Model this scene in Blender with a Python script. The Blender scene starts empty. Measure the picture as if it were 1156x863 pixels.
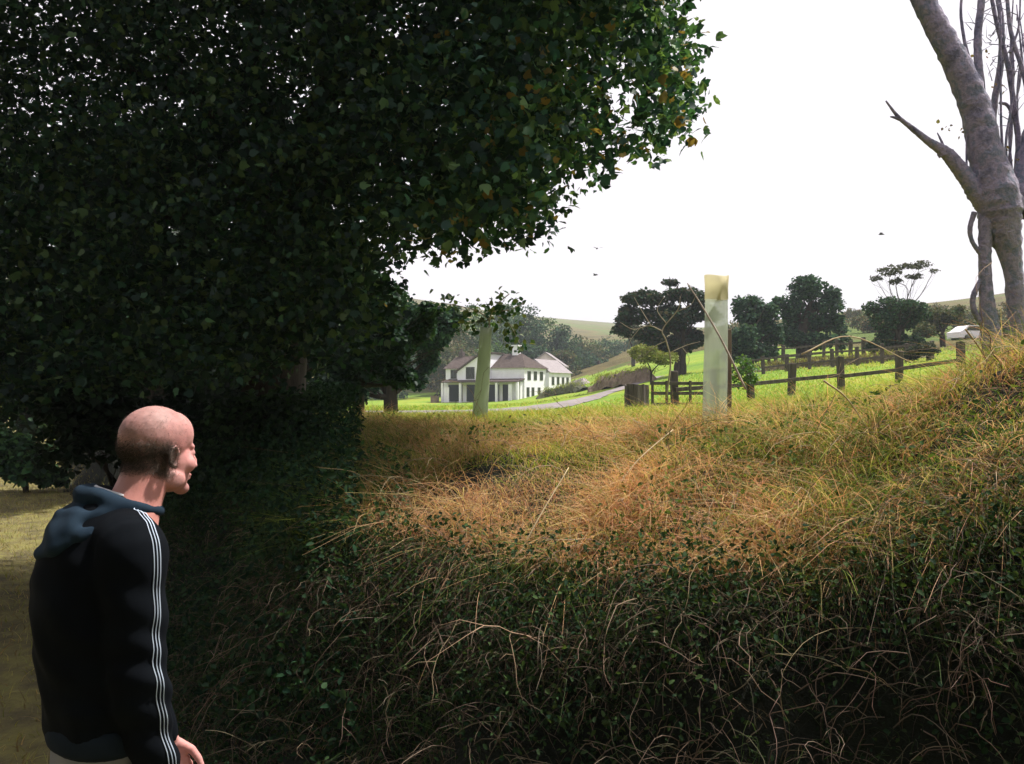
import bpy, bmesh, math, random
import numpy as np
from mathutils import Vector, Matrix
from mathutils.bvhtree import BVHTree

R = math.radians
rng = np.random.default_rng(7)
random.seed(7)
C = bpy.data.collections.new('place'); bpy.context.scene.collection.children.link(C)
sc = bpy.context.scene

# ------------------------------------------------------------------ camera
F_PX, CX, CY, HZ = 962.0, 578.0, 431.5, 444.0
CAM_Z = 1.75
PITCH = math.atan((HZ-CY)/F_PX)
cd = bpy.data.cameras.new('camera'); cam = bpy.data.objects.new('camera', cd); C.objects.link(cam)
cd.sensor_width = 36; cd.lens = 36*F_PX/1156.0
cd.clip_start = 0.05; cd.clip_end = 6000
cam.location = (0, 0, CAM_Z); cam.rotation_euler = (math.pi/2+PITCH, 0, 0)
sc.camera = cam

# ------------------------------------------------------------------ sky, sun, exposure
SUN_EL, SUN_AZ = 60.0, 68.0          # azimuth measured from straight ahead towards the right
w = bpy.data.worlds.new('World'); sc.world = w; w.use_nodes = True
nt = w.node_tree; nt.nodes.clear()
wo = nt.nodes.new('ShaderNodeOutputWorld'); bg = nt.nodes.new('ShaderNodeBackground')
sky = nt.nodes.new('ShaderNodeTexSky'); sky.sky_type = 'NISHITA'; sky.sun_disc = False
sky.sun_elevation = R(SUN_EL); sky.sun_rotation = R(SUN_AZ); sky.dust_density = 4; sky.air_density = 1.2
tc = nt.nodes.new('ShaderNodeTexCoord'); nz = nt.nodes.new('ShaderNodeTexNoise')
nz.inputs['Scale'].default_value = 2.2; nz.inputs['Detail'].default_value = 5
cr = nt.nodes.new('ShaderNodeValToRGB')
cr.color_ramp.elements[0].position = .3; cr.color_ramp.elements[0].color = (.93, .85, .90, 1)
cr.color_ramp.elements[1].position = .65; cr.color_ramp.elements[1].color = (1, .94, .975, 1)
vm = nt.nodes.new('ShaderNodeVectorMath'); vm.operation = 'SCALE'; vm.inputs[3].default_value = 7.9
mx = nt.nodes.new('ShaderNodeMix'); mx.data_type = 'RGBA'; mx.inputs[0].default_value = .86
nt.links.new(tc.outputs['Generated'], nz.inputs['Vector']); nt.links.new(nz.outputs['Fac'], cr.inputs['Fac'])
nt.links.new(cr.outputs['Color'], vm.inputs[0]); nt.links.new(sky.outputs['Color'], mx.inputs[6])
nt.links.new(vm.outputs[0], mx.inputs[7]); nt.links.new(mx.outputs[2], bg.inputs['Color'])
bg.inputs['Strength'].default_value = 0.10
nt.links.new(bg.outputs[0], wo.inputs[0])
sd = bpy.data.lights.new('sun', 'SUN'); sun = bpy.data.objects.new('sun', sd); C.objects.link(sun)
sd.energy = 5.0; sd.angle = R(1.5); sd.color = (1, .94, .86)
sv = Vector((math.sin(R(SUN_AZ))*math.cos(R(SUN_EL)), math.cos(R(SUN_AZ))*math.cos(R(SUN_EL)), math.sin(R(SUN_EL))))
sun.rotation_euler = sv.to_track_quat('Z', 'Y').to_euler(); sun.location = sv*50
vs = sc.view_settings; vs.view_transform = 'Standard'; vs.look = 'None'; vs.exposure = 0.7; vs.gamma = 1
sc.cycles.max_bounces = 8; sc.cycles.transparent_max_bounces = 12; sc.cycles.transmission_bounces = 6
sc.cycles.use_denoising = True

# ------------------------------------------------------------------ helpers
def P(px, py, d):
    c = Vector(((px-CX)/F_PX, (CY-py)/F_PX, -1.0))
    v = Matrix.Rotation(math.pi/2+PITCH, 3, 'X') @ c
    return Vector((0, 0, CAM_Z)) + v*(d/v.y)

def tag(o, label=None, cat=None, group=None, kind=None):
    if label: o['label'] = label
    if cat: o['category'] = cat
    if group: o['group'] = group
    if kind: o['kind'] = kind
    return o

def empty(name, loc, rz=0):
    o = bpy.data.objects.new(name, None); C.objects.link(o); o.location = loc; o.rotation_euler = (0, 0, rz)
    o.empty_display_size = .2
    return o

def mesh_np(name, V, Q, mat, parent=None, col=None, smooth=True, inv=None):
    """V: n x 3, Q: m x 4 quads (numpy). A parent at loc gets world coordinates made local."""
    V = np.asarray(V, dtype=np.float32).reshape(-1, 3); Q = np.asarray(Q, dtype=np.int32).reshape(-1, 4)
    if parent is not None and inv is None:
        M = np.array(parent.matrix_basis.inverted(), dtype=np.float32) if parent.parent is None else \
            np.array((parent.parent.matrix_basis @ parent.matrix_basis).inverted(), dtype=np.float32)
        V = V @ M[:3, :3].T + M[:3, 3]
    me = bpy.data.meshes.new(name)
    me.vertices.add(len(V)); me.vertices.foreach_set('co', V.ravel())
    me.loops.add(len(Q)*4); me.loops.foreach_set('vertex_index', Q.ravel())
    me.polygons.add(len(Q)); me.polygons.foreach_set('loop_start', np.arange(len(Q), dtype=np.int32)*4)
    me.polygons.foreach_set('use_smooth', np.full(len(Q), smooth))
    if col is not None:
        a = me.attributes.new('col', 'FLOAT_COLOR', 'POINT')
        cc = np.ones((len(V), 4), dtype=np.float32); cc[:, :3] = col
        a.data.foreach_set('color', cc.ravel())
    me.update(calc_edges=True); me.validate()
    me.materials.append(mat)
    o = bpy.data.objects.new(name, me); C.objects.link(o)
    if parent is not None: o.parent = parent
    return o

def obj_bm(name, bm, mat, parent=None, smooth=False):
    me = bpy.data.meshes.new(name); bm.to_mesh(me); bm.free()
    if smooth:
        for p in me.polygons: p.use_smooth = True
    me.materials.append(mat)
    o = bpy.data.objects.new(name, me); C.objects.link(o)
    if parent is not None: o.parent = parent
    return o

def box(bm, x0, x1, y0, y1, z0, z1, bev=0):
    vs_ = [bm.verts.new((x, y, z)) for z in (z0, z1) for x, y in ((x0, y0), (x1, y0), (x1, y1), (x0, y1))]
    fs = [(3, 2, 1, 0), (4, 5, 6, 7), (0, 1, 5, 4), (1, 2, 6, 5), (2, 3, 7, 6), (3, 0, 4, 7)]
    faces = [bm.faces.new([vs_[i] for i in f]) for f in fs]
    if bev:
        es = set(e for f in faces for e in f.edges)
        bmesh.ops.bevel(bm, geom=list(es), offset=bev, segments=1, affect='EDGES')

def prism(bm, poly, axis, a0, a1):
    """poly: list of 2d points; axis 'y': poly in x,z extruded along y; axis 'x': poly in y,z extruded along x."""
    def mk(p, a): return (p[0], a, p[1]) if axis == 'y' else (a, p[0], p[1])
    A = [bm.verts.new(mk(p, a0)) for p in poly]; B = [bm.verts.new(mk(p, a1)) for p in poly]
    n = len(poly)
    bm.faces.new(A); bm.faces.new(B[::-1])
    for i in range(n): bm.faces.new([A[i], B[i], B[(i+1) % n], A[(i+1) % n]])
    bmesh.ops.recalc_face_normals(bm, faces=bm.faces[:])

class Tubes:
    def __init__(s): s.V = []; s.Q = []; s.n = 0; s.C = []
    def add(s, pts, rad, sides=6, wob=0.0, col=None):
        pts = np.array([tuple(p) for p in pts], float); n = len(pts)
        rad = np.interp(np.linspace(0, 1, n), np.linspace(0, 1, len(rad)), rad)
        t = np.gradient(pts, axis=0); t /= np.linalg.norm(t, axis=1)[:, None]+1e-9
        ref = np.array([0, 0, 1.0]) if abs(t[0][2]) < .9 else np.array([1.0, 0, 0])
        ang = np.arange(sides)/sides*2*math.pi
        for i in range(n):
            a = np.cross(t[i], ref); a /= np.linalg.norm(a)+1e-9; b = np.cross(a, t[i])
            rr = rad[i]*(1+wob*rng.uniform(-1, 1, sides))
            s.V.append(pts[i]+np.outer(np.cos(ang)*rr, a)+np.outer(np.sin(ang)*rr, b))
            ref = b
        k = np.arange(sides); k2 = (k+1) % sides
        for i in range(n-1):
            o = s.n+i*sides
            s.Q.append(np.stack([o+k, o+k2, o+sides+k2, o+sides+k], 1))
        s.n += n*sides
        if sides == 4 or sides == 6 or sides == 8 or sides == 12:
            for e, (o) in enumerate((s.n-n*sides, s.n-sides)):   # caps as quads
                for j in range(1, sides-2, 2):
                    q = [o, o+j, o+j+1, o+j+2] if e == 1 else [o, o+j+2, o+j+1, o+j]
                    s.Q.append(np.array([q]))
        if col is not None: s.C.append(np.tile(np.array(col), (n*sides, 1)))
    def build(s, name, mat, parent=None):
        return mesh_np(name, np.concatenate(s.V), np.concatenate(s.Q), mat, parent, col=np.concatenate(s.C) if s.C else None)

def smooth_path(ctrl, n=4):
    """Catmull-Rom through control points; ctrl rows may hold extra columns (radius)."""
    c = np.array([list(p) for p in ctrl], float); c = np.vstack([2*c[0]-c[1], c, 2*c[-1]-c[-2]])
    out = []
    for i in range(1, len(c)-2):
        for t in np.linspace(0, 1, n, endpoint=False):
            out.append(.5*((2*c[i])+(-c[i-1]+c[i+1])*t+(2*c[i-1]-5*c[i]+4*c[i+1]-c[i+2])*t*t+(-c[i-1]+3*c[i]-3*c[i+1]+c[i+2])*t**3))
    out.append(c[-2]); return np.array(out)

def unit(v): return v/(np.linalg.norm(v, axis=-1, keepdims=True)+1e-9)

def leaves(pos, size, col, up=None, flat=.35, aspect=.8, rs=rng, lobed=False):
    """one folded ovate leaf (two quads) at every position. Returns V, Q, colours."""
    n = len(pos); size = np.broadcast_to(size, n)[:, None]
    nrm = unit(rs.normal(size=(n, 3))+np.array([0, 0, 1.0])*flat*3 if up is None else rs.normal(size=(n, 3))*.6+up)
    d = unit(np.cross(nrm, rs.normal(size=(n, 3)))); d = unit(d+np.array([0, 0, -.35]))
    s = unit(np.cross(nrm, d)); nrm = np.cross(d, s)
    wv = s*size*aspect
    if lobed:
        L = lambda f, g, h=.0: pos+d*size*f+wv*g+nrm*size*h
        V = np.stack([L(0, 0), L(.45, .26, .03), L(1, 0, -.14), L(.45, -.26, .03), L(.32, .50, .09), L(.60, .50, -.02), L(.32, -.50, .09), L(.60, -.50, -.02), L(.06, .36, .02), L(.06, -.36, .02), L(.66, .25, .0), L(.66, -.25, .0)], 1).reshape(-1, 3)
        o = np.arange(n)[:, None]*12
        Q = np.concatenate([o+np.array([[0, 1, 10, 3]]), o+np.array([[3, 10, 2, 11]]), o+np.array([[0, 4, 5, 10]]), o+np.array([[0, 3, 7, 6]]), o+np.array([[0, 8, 4, 1]]), o+np.array([[0, 3, 6, 9]])], 0)
        return V, Q, np.repeat(col, 12, axis=0)
    V = np.stack([pos, pos+d*size*.32+wv*.5+nrm*size*.10, pos+d*size*.72+wv*.38+nrm*size*.06, pos+d*size-nrm*size*.08,
                  pos+d*size*.72-wv*.38+nrm*size*.06, pos+d*size*.32-wv*.5+nrm*size*.10], 1).reshape(-1, 3)
    o = np.arange(n)[:, None]*6
    Q = np.concatenate([o+np.array([[0, 1, 2, 3]]), o+np.array([[0, 3, 4, 5]])], 0)
    return V, Q, np.repeat(col, 6, axis=0)

def pick(cols, n, jit=.25, wts=None, rs=rng):
    cols = np.array(cols, float); i = rs.choice(len(cols), n, p=None if wts is None else np.array(wts)/sum(wts))
    return cols[i]*(1+rs.uniform(-jit, jit, (n, 1)))*(1+rs.uniform(-.08, .08, (n, 3)))

def vnoise(p, seed=0):
    """cheap smooth 3d noise in -1..1"""
    r = np.random.default_rng(seed); out = np.zeros(len(p)); a = 0
    for k in range(7):
        f = r.normal(size=(3,)); f *= (1+.6*k)/np.linalg.norm(f); ph = r.uniform(0, 6.28)
        f2 = r.normal(size=(3,)); f2 *= (1+.4*k)/np.linalg.norm(f2)
        out += np.sin(p@f*1.0+ph+1.5*np.sin(p@f2+ph*2))/(1+.25*k); a += 1/(1+.25*k)
    return out/a*1.6

# ------------------------------------------------------------------ materials
def new_mat(name):
    m = bpy.data.materials.new(name); m.use_nodes = True
    n = m.node_tree; b = n.nodes['Principled BSDF']; return m, n, b
def ramp(n, fac, stops):
    r = n.nodes.new('ShaderNodeValToRGB'); e = r.color_ramp.elements
    while len(e) < len(stops): e.new(.5)
    for i, (p, c) in enumerate(stops): e[i].position = p; e[i].color = (*c, 1)
    n.links.new(fac, r.inputs['Fac']); return r.outputs['Color']
def noise(n, scale, detail=5, rough=.6, vec=None, dist=0):
    t = n.nodes.new('ShaderNodeTexNoise'); t.inputs['Scale'].default_value = scale; t.inputs['Detail'].default_value = detail
    t.inputs['Roughness'].default_value = rough; t.inputs['Distortion'].default_value = dist
    if vec is not None: n.links.new(vec, t.inputs['Vector'])
    return t.outputs['Fac']
def objco(n, sx=1, sy=1, sz=1):
    g = n.nodes.new('ShaderNodeTexCoord'); m = n.nodes.new('ShaderNodeMapping'); m.inputs['Scale'].default_value = (sx, sy, sz)
    n.links.new(g.outputs['Object'], m.inputs['Vector']); return m.outputs['Vector']
def geoco(n, sx=1, sy=1, sz=1):
    g = n.nodes.new('ShaderNodeNewGeometry'); m = n.nodes.new('ShaderNodeMapping'); m.inputs['Scale'].default_value = (sx, sy, sz)
    n.links.new(g.outputs['Position'], m.inputs['Vector']); return m.outputs['Vector']
def mixc(n, fac, a, b, mode='MIX'):
    m = n.nodes.new('ShaderNodeMix'); m.data_type = 'RGBA'; m.blend_type = mode
    if isinstance(fac, float): m.inputs[0].default_value = fac
    else: n.links.new(fac, m.inputs[0])
    for k, v in ((6, a), (7, b)):
        if isinstance(v, tuple): m.inputs[k].default_value = (*v, 1)
        else: n.links.new(v, m.inputs[k])
    return m.outputs[2]
def bump(n, b, h, strength=.5, dist=.02):
    bp = n.nodes.new('ShaderNodeBump'); bp.inputs['Strength'].default_value = strength; bp.inputs['Distance'].default_value = dist
    n.links.new(h, bp.inputs['Height']); n.links.new(bp.outputs[0], b.inputs['Normal'])
def noisy(name, stops, scale=6, rough=.9, bs=.4, bd=.02, stretch=(1, 1, 1), detail=6, spec=.3):
    m, n, b = new_mat(name); f = noise(n, scale, detail, .62, objco(n, *stretch))
    n.links.new(ramp(n, f, stops), b.inputs['Base Color']); b.inputs['Roughness'].default_value = rough
    b.inputs['Specular IOR Level'].default_value = spec
    if bs: bump(n, b, noise(n, scale*3.1, 6, .65, objco(n, *stretch)), bs, bd)
    return m
def leaf_mat(name, trans=.45, rough=.5, spec=.35, warm=(1.25, 1.1, .55)):
    m, n, b = new_mat(name); a = n.nodes.new('ShaderNodeAttribute'); a.attribute_name = 'col'
    n.links.new(a.outputs['Color'], b.inputs['Base Color']); b.inputs['Roughness'].default_value = rough
    b.inputs['Specular IOR Level'].default_value = spec
    t = n.nodes.new('ShaderNodeBsdfTranslucent'); n.links.new(mixc(n, 1.0, a.outputs['Color'], warm, 'MULTIPLY'), t.inputs['Color'])
    ms = n.nodes.new('ShaderNodeMixShader'); ms.inputs[0].default_value = trans
    n.links.new(b.outputs[0], ms.inputs[1]); n.links.new(t.outputs[0], ms.inputs[2])
    n.links.new(ms.outputs[0], n.nodes['Material Output'].inputs['Surface']); return m
def plain(name, c, rough=.7, metal=0, spec=.4):
    m, n, b = new_mat(name); b.inputs['Base Color'].default_value = (*c, 1); b.inputs['Roughness'].default_value = rough
    b.inputs['Metallic'].default_value = metal; b.inputs['Specular IOR Level'].default_value = spec; return m

M_leaf = leaf_mat('broad_leaf', .36, .55, .22)
M_herb = leaf_mat('herb_leaf', .35, .75, .08)
M_leaf_far = leaf_mat('far_leaf', .25, .7, .1, (1.1, 1.05, .7))
M_grass = leaf_mat('grass_blade', .42, .6, .2, (1.1, 1.0, .7))
M_stem = leaf_mat('dry_stem', .1, .8, .15, (1, 1, 1))
M_bark = noisy('dark_bark', [(.3, (.018, .014, .011)), (.7, (.06, .048, .038))], 7, .95, .9, .03, (1, 1, .25))
M_barkgrey = noisy('grey_bark', [(.30, (.10, .10, .16)), (.42, (.25, .24, .33)), (.52, (.40, .35, .45)), (.62, (.20, .23, .30)), (.75, (.42, .37, .42))], 11, .9, 1.0, .035, (1, 1, .8), 12)
M_twigpale = noisy('pale_twig', [(.3, (.22, .18, .14)), (.7, (.45, .39, .32))], 12, .8, .3, .005)
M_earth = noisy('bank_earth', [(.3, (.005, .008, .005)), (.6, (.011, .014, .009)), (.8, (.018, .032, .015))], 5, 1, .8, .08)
M_post = noisy('weathered_timber', [(.3, (.035, .03, .027)), (.7, (.12, .10, .085))], 9, .95, .6, .01, (1, 1, .15))
M_road = noisy('pale_track', [(.3, (.13, .115, .115)), (.7, (.26, .23, .23))], 1.2, .95, .4, .03)
M_stone = noisy('field_stone', [(.3, (.10, .075, .055)), (.55, (.20, .15, .11)), (.75, (.12, .13, .06))], 2.5, .95, .9, .08)
M_white = noisy('white_render', [(.3, (.68, .66, .74)), (.7, (.80, .79, .88))], 1.3, .9, .2, .01)
M_slate = noisy('slate_roof', [(.3, (.04, .032, .03)), (.7, (.12, .095, .088))], 3, 1, .6, .03, (1, 1, 3))
M_tile = noisy('pale_roof', [(.3, (.20, .18, .19)), (.7, (.32, .29, .30))], 2.5, .8, .4, .03, (1, 1, 3))
for m_ in (M_slate, M_tile): m_.node_tree.nodes['Principled BSDF'].inputs['Specular IOR Level'].default_value = .03
M_glass = plain('dark_window', (.012, .018, .022), .15, 0, .6)
M_dark = plain('dark_opening', (.01, .018, .018), .8)
M_frame = plain('painted_frame', (.72, .70, .69), .5)
M_sash = plain('dark_sash', (.05, .05, .055), .5)

def field_mat():
    m, n, b = new_mat('meadow_grass'); v = geoco(n)
    big = ramp(n, noise(n, .11, 6, .62, v), [(.32, (.11, .21, .035)), (.48, (.18, .28, .035)), (.62, (.26, .31, .045)), (.75, (.33, .31, .07))])
    fine = ramp(n, noise(n, 3.0, 6, .7, v), [(.3, (.62, .68, .6)), (.7, (1.15, 1.1, 1.0))])
    c = mixc(n, 1.0, big, fine, 'MULTIPLY')
    n.links.new(c, b.inputs['Base Color']); b.inputs['Roughness'].default_value = .95; b.inputs['Specular IOR Level'].default_value = .1
    bump(n, b, noise(n, 9, 6, .7, v), .7, .12)
    t = n.nodes.new('ShaderNodeBsdfTranslucent')
    return m
M_field = field_mat()
def hill_mat():
    m, n, b = new_mat('bracken_hillside'); v = geoco(n)
    big = ramp(n, noise(n, .028, 6, .62, v), [(.33, (.045, .075, .03)), (.43, (.14, .12, .055)), (.50, (.19, .16, .075)), (.57, (.12, .18, .05)), (.66, (.15, .21, .06)), (.75, (.05, .07, .03))])
    c = mixc(n, 1.0, big, ramp(n, noise(n, .5, 6, .7, v), [(.3, (.55, .58, .55)), (.7, (1.2, 1.15, 1.1))]), 'MULTIPLY')
    n.links.new(c, b.inputs['Base Color']); b.inputs['Roughness'].default_value = 1; b.inputs['Specular IOR Level'].default_value = .05
    bump(n, b, noise(n, .9, 6, .7, v), 1, 1.2); return m
M_hill = hill_mat()
def lane_mat():
    m, n, b = new_mat('leafy_lane'); v = geoco(n)
    c = ramp(n, noise(n, 2.2, 8, .68, v), [(.3, (.05, .042, .02)), (.47, (.13, .11, .04)), (.58, (.20, .18, .05)), (.72, (.10, .12, .03))])
    n.links.new(c, b.inputs['Base Color']); b.inputs['Roughness'].default_value = 1
    bump(n, b, noise(n, 14, 7, .7, v), .9, .05); return m
M_lane = lane_mat()

# ------------------------------------------------------------------ the ground
COLS = [-200, 300, 450, 600, 700, 800, 900, 1000, 1100, 1300]
ROWS = [
 (3, [470, 470, 470, 470, 470, 468, 462, 448, 425, 400]),
 (6, [470, 470, 470, 470, 470, 468, 462, 448, 425, 400]),
 (12, [473, 473, 474, 473, 470, 466, 458, 446, 428, 398]),
 (22, [470, 470, 472, 470, 464, 457, 449, 439, 424, 392]),
 (30, [466, 466, 465, 465, 456, 447, 438, 427, 415, 385]),
 (42, [462, 462, 461, 460, 447, 434, 424, 412, 401, 375]),
 (65, [460, 460, 459, 458, 434, 413, 403, 395, 388, 360]),
 (100, [460, 460, 458, 456, 420, 394, 384, 376, 373, 345]),
 (120, [458, 458, 457, 454, 414, 388, 378, 372, 370, 342]),
 (160, [440, 440, 432, 425, 402, 374, 366, 360, 356, 328]),
 (250, [385, 385, 390, 395, 386, 368, 358, 346, 337, 303]),
 (500, [290, 314, 330, 360, 374, 376, 362, 350, 338, 300]),
 (900, [330, 340, 346, 356, 363, 370, 366, 356, 345, 315]),
 (1600, [400]*10), (3000, [430]*10)]
gl = np.linspace(math.log(3), math.log(3000), 260); gp = np.linspace(-200, 1300, 240)
tab = np.array([np.interp(gp, COLS, r[1]) for r in ROWS]); ld = np.log([r[0] for r in ROWS])
G = np.stack([np.interp(gl, ld, tab[:, j]) for j in range(len(gp))], 1)
def blur(A, k, ax):
    pad = [(0, 0), (0, 0)]; pad[ax] = (k, k); B = np.pad(A, pad, mode='edge'); c = np.cumsum(B, axis=ax)
    c = np.insert(c, 0, 0, axis=ax); L = A.shape[ax]
    return (np.take(c, range(2*k+1, 2*k+1+L), axis=ax)-np.take(c, range(0, L), axis=ax))/(2*k+1)
for _ in range(2): G = blur(G, 4, 0); G = blur(G, 7, 1)
def bil(px, l):
    u = np.clip((px+200)/1500*(len(gp)-1), 0, len(gp)-1.001); v = np.clip((l-gl[0])/(gl[-1]-gl[0])*(len(gl)-1), 0, len(gl)-1.001)
    i = u.astype(int); j = v.astype(int); fu = u-i; fv = v-j
    return G[j, i]*(1-fu)*(1-fv)+G[j, i+1]*fu*(1-fv)+G[j+1, i]*(1-fu)*fv+G[j+1, i+1]*fu*fv
FOOT = np.array([(14, -1.5), (8, .6), (4, 1.75), (1.5, 2.45), (0, 3.1), (-1.3, 4.1), (-2.7, 6.2), (-4.6, 9.8), (-8, 16), (-15, 28), (-30, 55), (-60, 110)], float)
def foot_s(x, y):
    best = np.full(x.shape, 1e9); sg = np.zeros(x.shape)
    for a, b in zip(FOOT[:-1], FOOT[1:]):
        d = b-a; t = np.clip(((x-a[0])*d[0]+(y-a[1])*d[1])/(d@d), 0, 1)
        ex = x-(a[0]+t*d[0]); ey = y-(a[1]+t*d[1]); q = np.hypot(ex, ey)
        cr_ = -(d[0]*ey-d[1]*ex); m = q < best-1e-9
        sg = np.where(m, np.sign(cr_), sg); best = np.where(m, q, best)
    return best*sg
def sstep(a, b, x):
    t = np.clip((x-a)/(b-a), 0, 1); return t*t*(3-2*t)
def height(x, y):
    x = np.asarray(x, float); y = np.asarray(y, float)
    r = np.hypot(x, y)+1e-6; az = np.clip(np.arctan2(x, y), -.72, .66)
    px = CX+F_PX*np.tan(az); d = np.maximum(r*np.cos(az), 3)
    Fz = CAM_Z+(HZ-bil(px, np.log(d)))/F_PX*d
    p3 = np.stack([x, y, np.zeros_like(x)], -1).reshape(-1, 3)
    n1 = vnoise(p3*1.3, 3).reshape(x.shape); n2 = vnoise(p3*4.0, 5).reshape(x.shape)
    s = foot_s(x, y)
    hc = np.interp(px, [250, 400, 600, 850, 950, 1050, 1150, 1300], [1.36, 1.38, 1.39, 1.43, 1.52, 1.70, 1.88, 2.05])
    sn = s+(n1*.17+n2*.07)*np.clip(1.4-s, .25, 1)*(s > -.5)
    prof = np.interp(sn, [-.1, .06, .28, .5, .9, 1.5, 2.2], [0, .32, .78, .98, 1.22, 1.0*1.47, 1.47])/1.47
    bank = hc*prof
    t = sstep(1.5, 3.6, s)
    side = bank*(1-t)+Fz*t+n1*.02*(s > 1)
    opp = sstep(-3.6, -4.6, s)*1.0+n1*.03
    lane = np.where(s < -3.3, opp, n1*.012)
    far = sstep(28, 60, r); lane = lane*(1-far)+Fz*far
    return np.where(s > -.15, side, lane), s
def H(x, y): return float(height(np.array([x]), np.array([y]))[0][0])
az = np.concatenate([np.radians(np.linspace(-180, -42, 60, endpoint=False)), np.radians(np.linspace(-42, 38, 460, endpoint=False)), np.radians(np.linspace(38, 180, 60, endpoint=False))])
rr = np.concatenate([[.02], np.exp(np.linspace(math.log(.4), math.log(2.2), 16, endpoint=False)), np.exp(np.linspace(math.log(2.2), math.log(9), 150, endpoint=False)), np.exp(np.linspace(math.log(9), math.log(2800), 190))])
A_, R_ = np.meshgrid(az, rr); X = R_*np.sin(A_); Y = R_*np.cos(A_)
Z, S = height(X, Y)
nA = len(az); nR = len(rr)
V = np.stack([X, Y, Z], -1).reshape(-1, 3)
i, j = np.meshgrid(np.arange(nR-1), np.arange(nA), indexing='ij'); j2 = (j+1) % nA
Q = np.stack([i*nA+j, (i+1)*nA+j, (i+1)*nA+j2, i*nA+j2], -1)[..., ::-1]
Sc = S[i, j]; Rc = R_[i, j]; PXc = CX+F_PX*np.tan(np.clip(A_[i, j], -.72, .66)); Yc = Y[i, j]
jag = vnoise(np.stack([X[i, j], Y[i, j], 0*X[i, j]], -1).reshape(-1, 3)*2.2, 8).reshape(Sc.shape)*.12
m_bank = (Sc > -.25+jag) & (Sc < 2.2) & (Rc < 30)
hillline = np.interp(PXc, [300, 600, 640, 700, 800, 1000, 1100], [135, 135, 130, 120, 105, 70, 55])
m_hill = (Rc > hillline) & ~m_bank
m_lane = (Sc <= -.25+jag) & (Rc < 45)
m_field = ~(m_bank | m_hill | m_lane)
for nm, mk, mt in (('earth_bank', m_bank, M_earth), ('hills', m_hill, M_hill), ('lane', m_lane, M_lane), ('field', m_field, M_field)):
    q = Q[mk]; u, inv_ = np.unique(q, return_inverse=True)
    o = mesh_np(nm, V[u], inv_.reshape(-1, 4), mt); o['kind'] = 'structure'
def Pg(px, d):                       # a point on the ground under a picture column at a distance
    x = (px-CX)/F_PX*d; return Vector((x, d, H(x, d)))

# the track across the valley
tp = smooth_path([(x, d) for x, d in ((230, 30), (380, 28.5), (480, 28.5), (560, 31), (620, 38), (665, 47), (700, 56), (740, 64))], 8)
tw = np.interp(np.arange(len(tp)), [0, 24, 40, len(tp)*.6, len(tp)], [2.6, 2.2, 1.25, 1.0, .8])
c2 = np.array([((p[0]-CX)/F_PX*p[1], p[1]) for p in tp]); tg = unit(np.gradient(c2, axis=0)); nn = np.stack([-tg[:, 1], tg[:, 0]], 1)
vv = []; K = 7
for k in range(K):
    q = c2+nn*(tw*(k/(K-1)*2-1))[:, None]; z = height(q[:, 0], q[:, 1])[0]+.07-.05*abs(k/(K-1)*2-1)
    vv.append(np.column_stack([q, z]))
vv = np.stack(vv, 1); n_ = len(c2)
tp2 = smooth_path([(x, d) for x, d in ((835, 84), (850, 90), (868, 98), (884, 108), (905, 122))], 8); c3 = np.array([((p[0]-CX)/F_PX*p[1], p[1]) for p in tp2]); tg3 = unit(np.gradient(c3, axis=0)); n3 = np.stack([-tg3[:, 1], tg3[:, 0]], 1)
v3 = []
for k in range(K):
    q = c3+n3*(1.6*(k/(K-1)*2-1)); v3.append(np.column_stack([q, height(q[:, 0], q[:, 1])[0]+.09-.05*abs(k/(K-1)*2-1)]))
v3 = np.stack(v3, 1); a, b = np.meshgrid(np.arange(len(c3)-1), np.arange(K-1), indexing='ij')
o = mesh_np('path', v3.reshape(-1, 3), np.stack([a*K+b, a*K+b+1, (a+1)*K+b+1, (a+1)*K+b], -1), M_road); o['kind'] = 'structure'
a, b = np.meshgrid(np.arange(n_-1), np.arange(K-1), indexing='ij')
o = mesh_np('track', vv.reshape(-1, 3), np.stack([a*K+b, a*K+b+1, (a+1)*K+b+1, (a+1)*K+b], -1), M_road); o['kind'] = 'structure'

# ------------------------------------------------------------------ grass and undergrowth
def blades(pos, h, lean, wd, col, segs=4, droop=.5, rs=rng):
    n = len(pos); h = np.broadcast_to(h, n)[:, None]; wd = np.broadcast_to(wd, n)[:, None]
    up = unit(np.array([0, 0, 1.0])+rs.normal(size=(n, 3))*np.array([.35, .35, .1]))
    side = unit(np.cross(up, rs.normal(size=(n, 3))))
    ln = lean+rs.normal(size=(n, 3))*np.array([.6, .5, .12])
    dr = droop*rs.uniform(.3, 1.3, (n, 1))
    VV = []
    for k in range(segs+1):
        t = k/segs
        p = pos+up*h*t*(1-.35*t*dr)+ln*h*t*t*.8-np.array([0, 0, 1.0])*h*dr*t**2.6*.7
        ww = wd*(1-t**1.5)*.5+.0004
        VV += [p-side*ww, p+side*ww]
    V = np.stack(VV, 1).reshape(-1, 3); m = (segs+1)*2
    base = np.arange(n)[:, None]*m; Q = np.concatenate([base+np.array([[2*k, 2*k+1, 2*k+3, 2*k+2]]) for k in range(segs)], 0)
    return V, Q, np.repeat(col, m, axis=0)

def scatter_bank(n, s0, s1, pxr, rs=rng, ymax=9.5):
    """points on the bank between two distances from its foot, seen between two picture columns"""
    out = []
    while sum(len(o) for o in out) < n:
        x = rs.uniform(-4.5, 6, n*3); y = rs.uniform(1.3, ymax, n*3); s = foot_s(x, y); px = CX+F_PX*x/y
        k = (s > s0) & (s < s1) & (px > pxr[0]) & (px < pxr[1]) & (rs.uniform(0, 1, n*3) < np.clip(4.5/y, .25, 1))
        x = x[k]; y = y[k]; z, _ = height(x, y); out.append(np.column_stack([x, y, z]))
    return np.concatenate(out)[:n]

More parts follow.
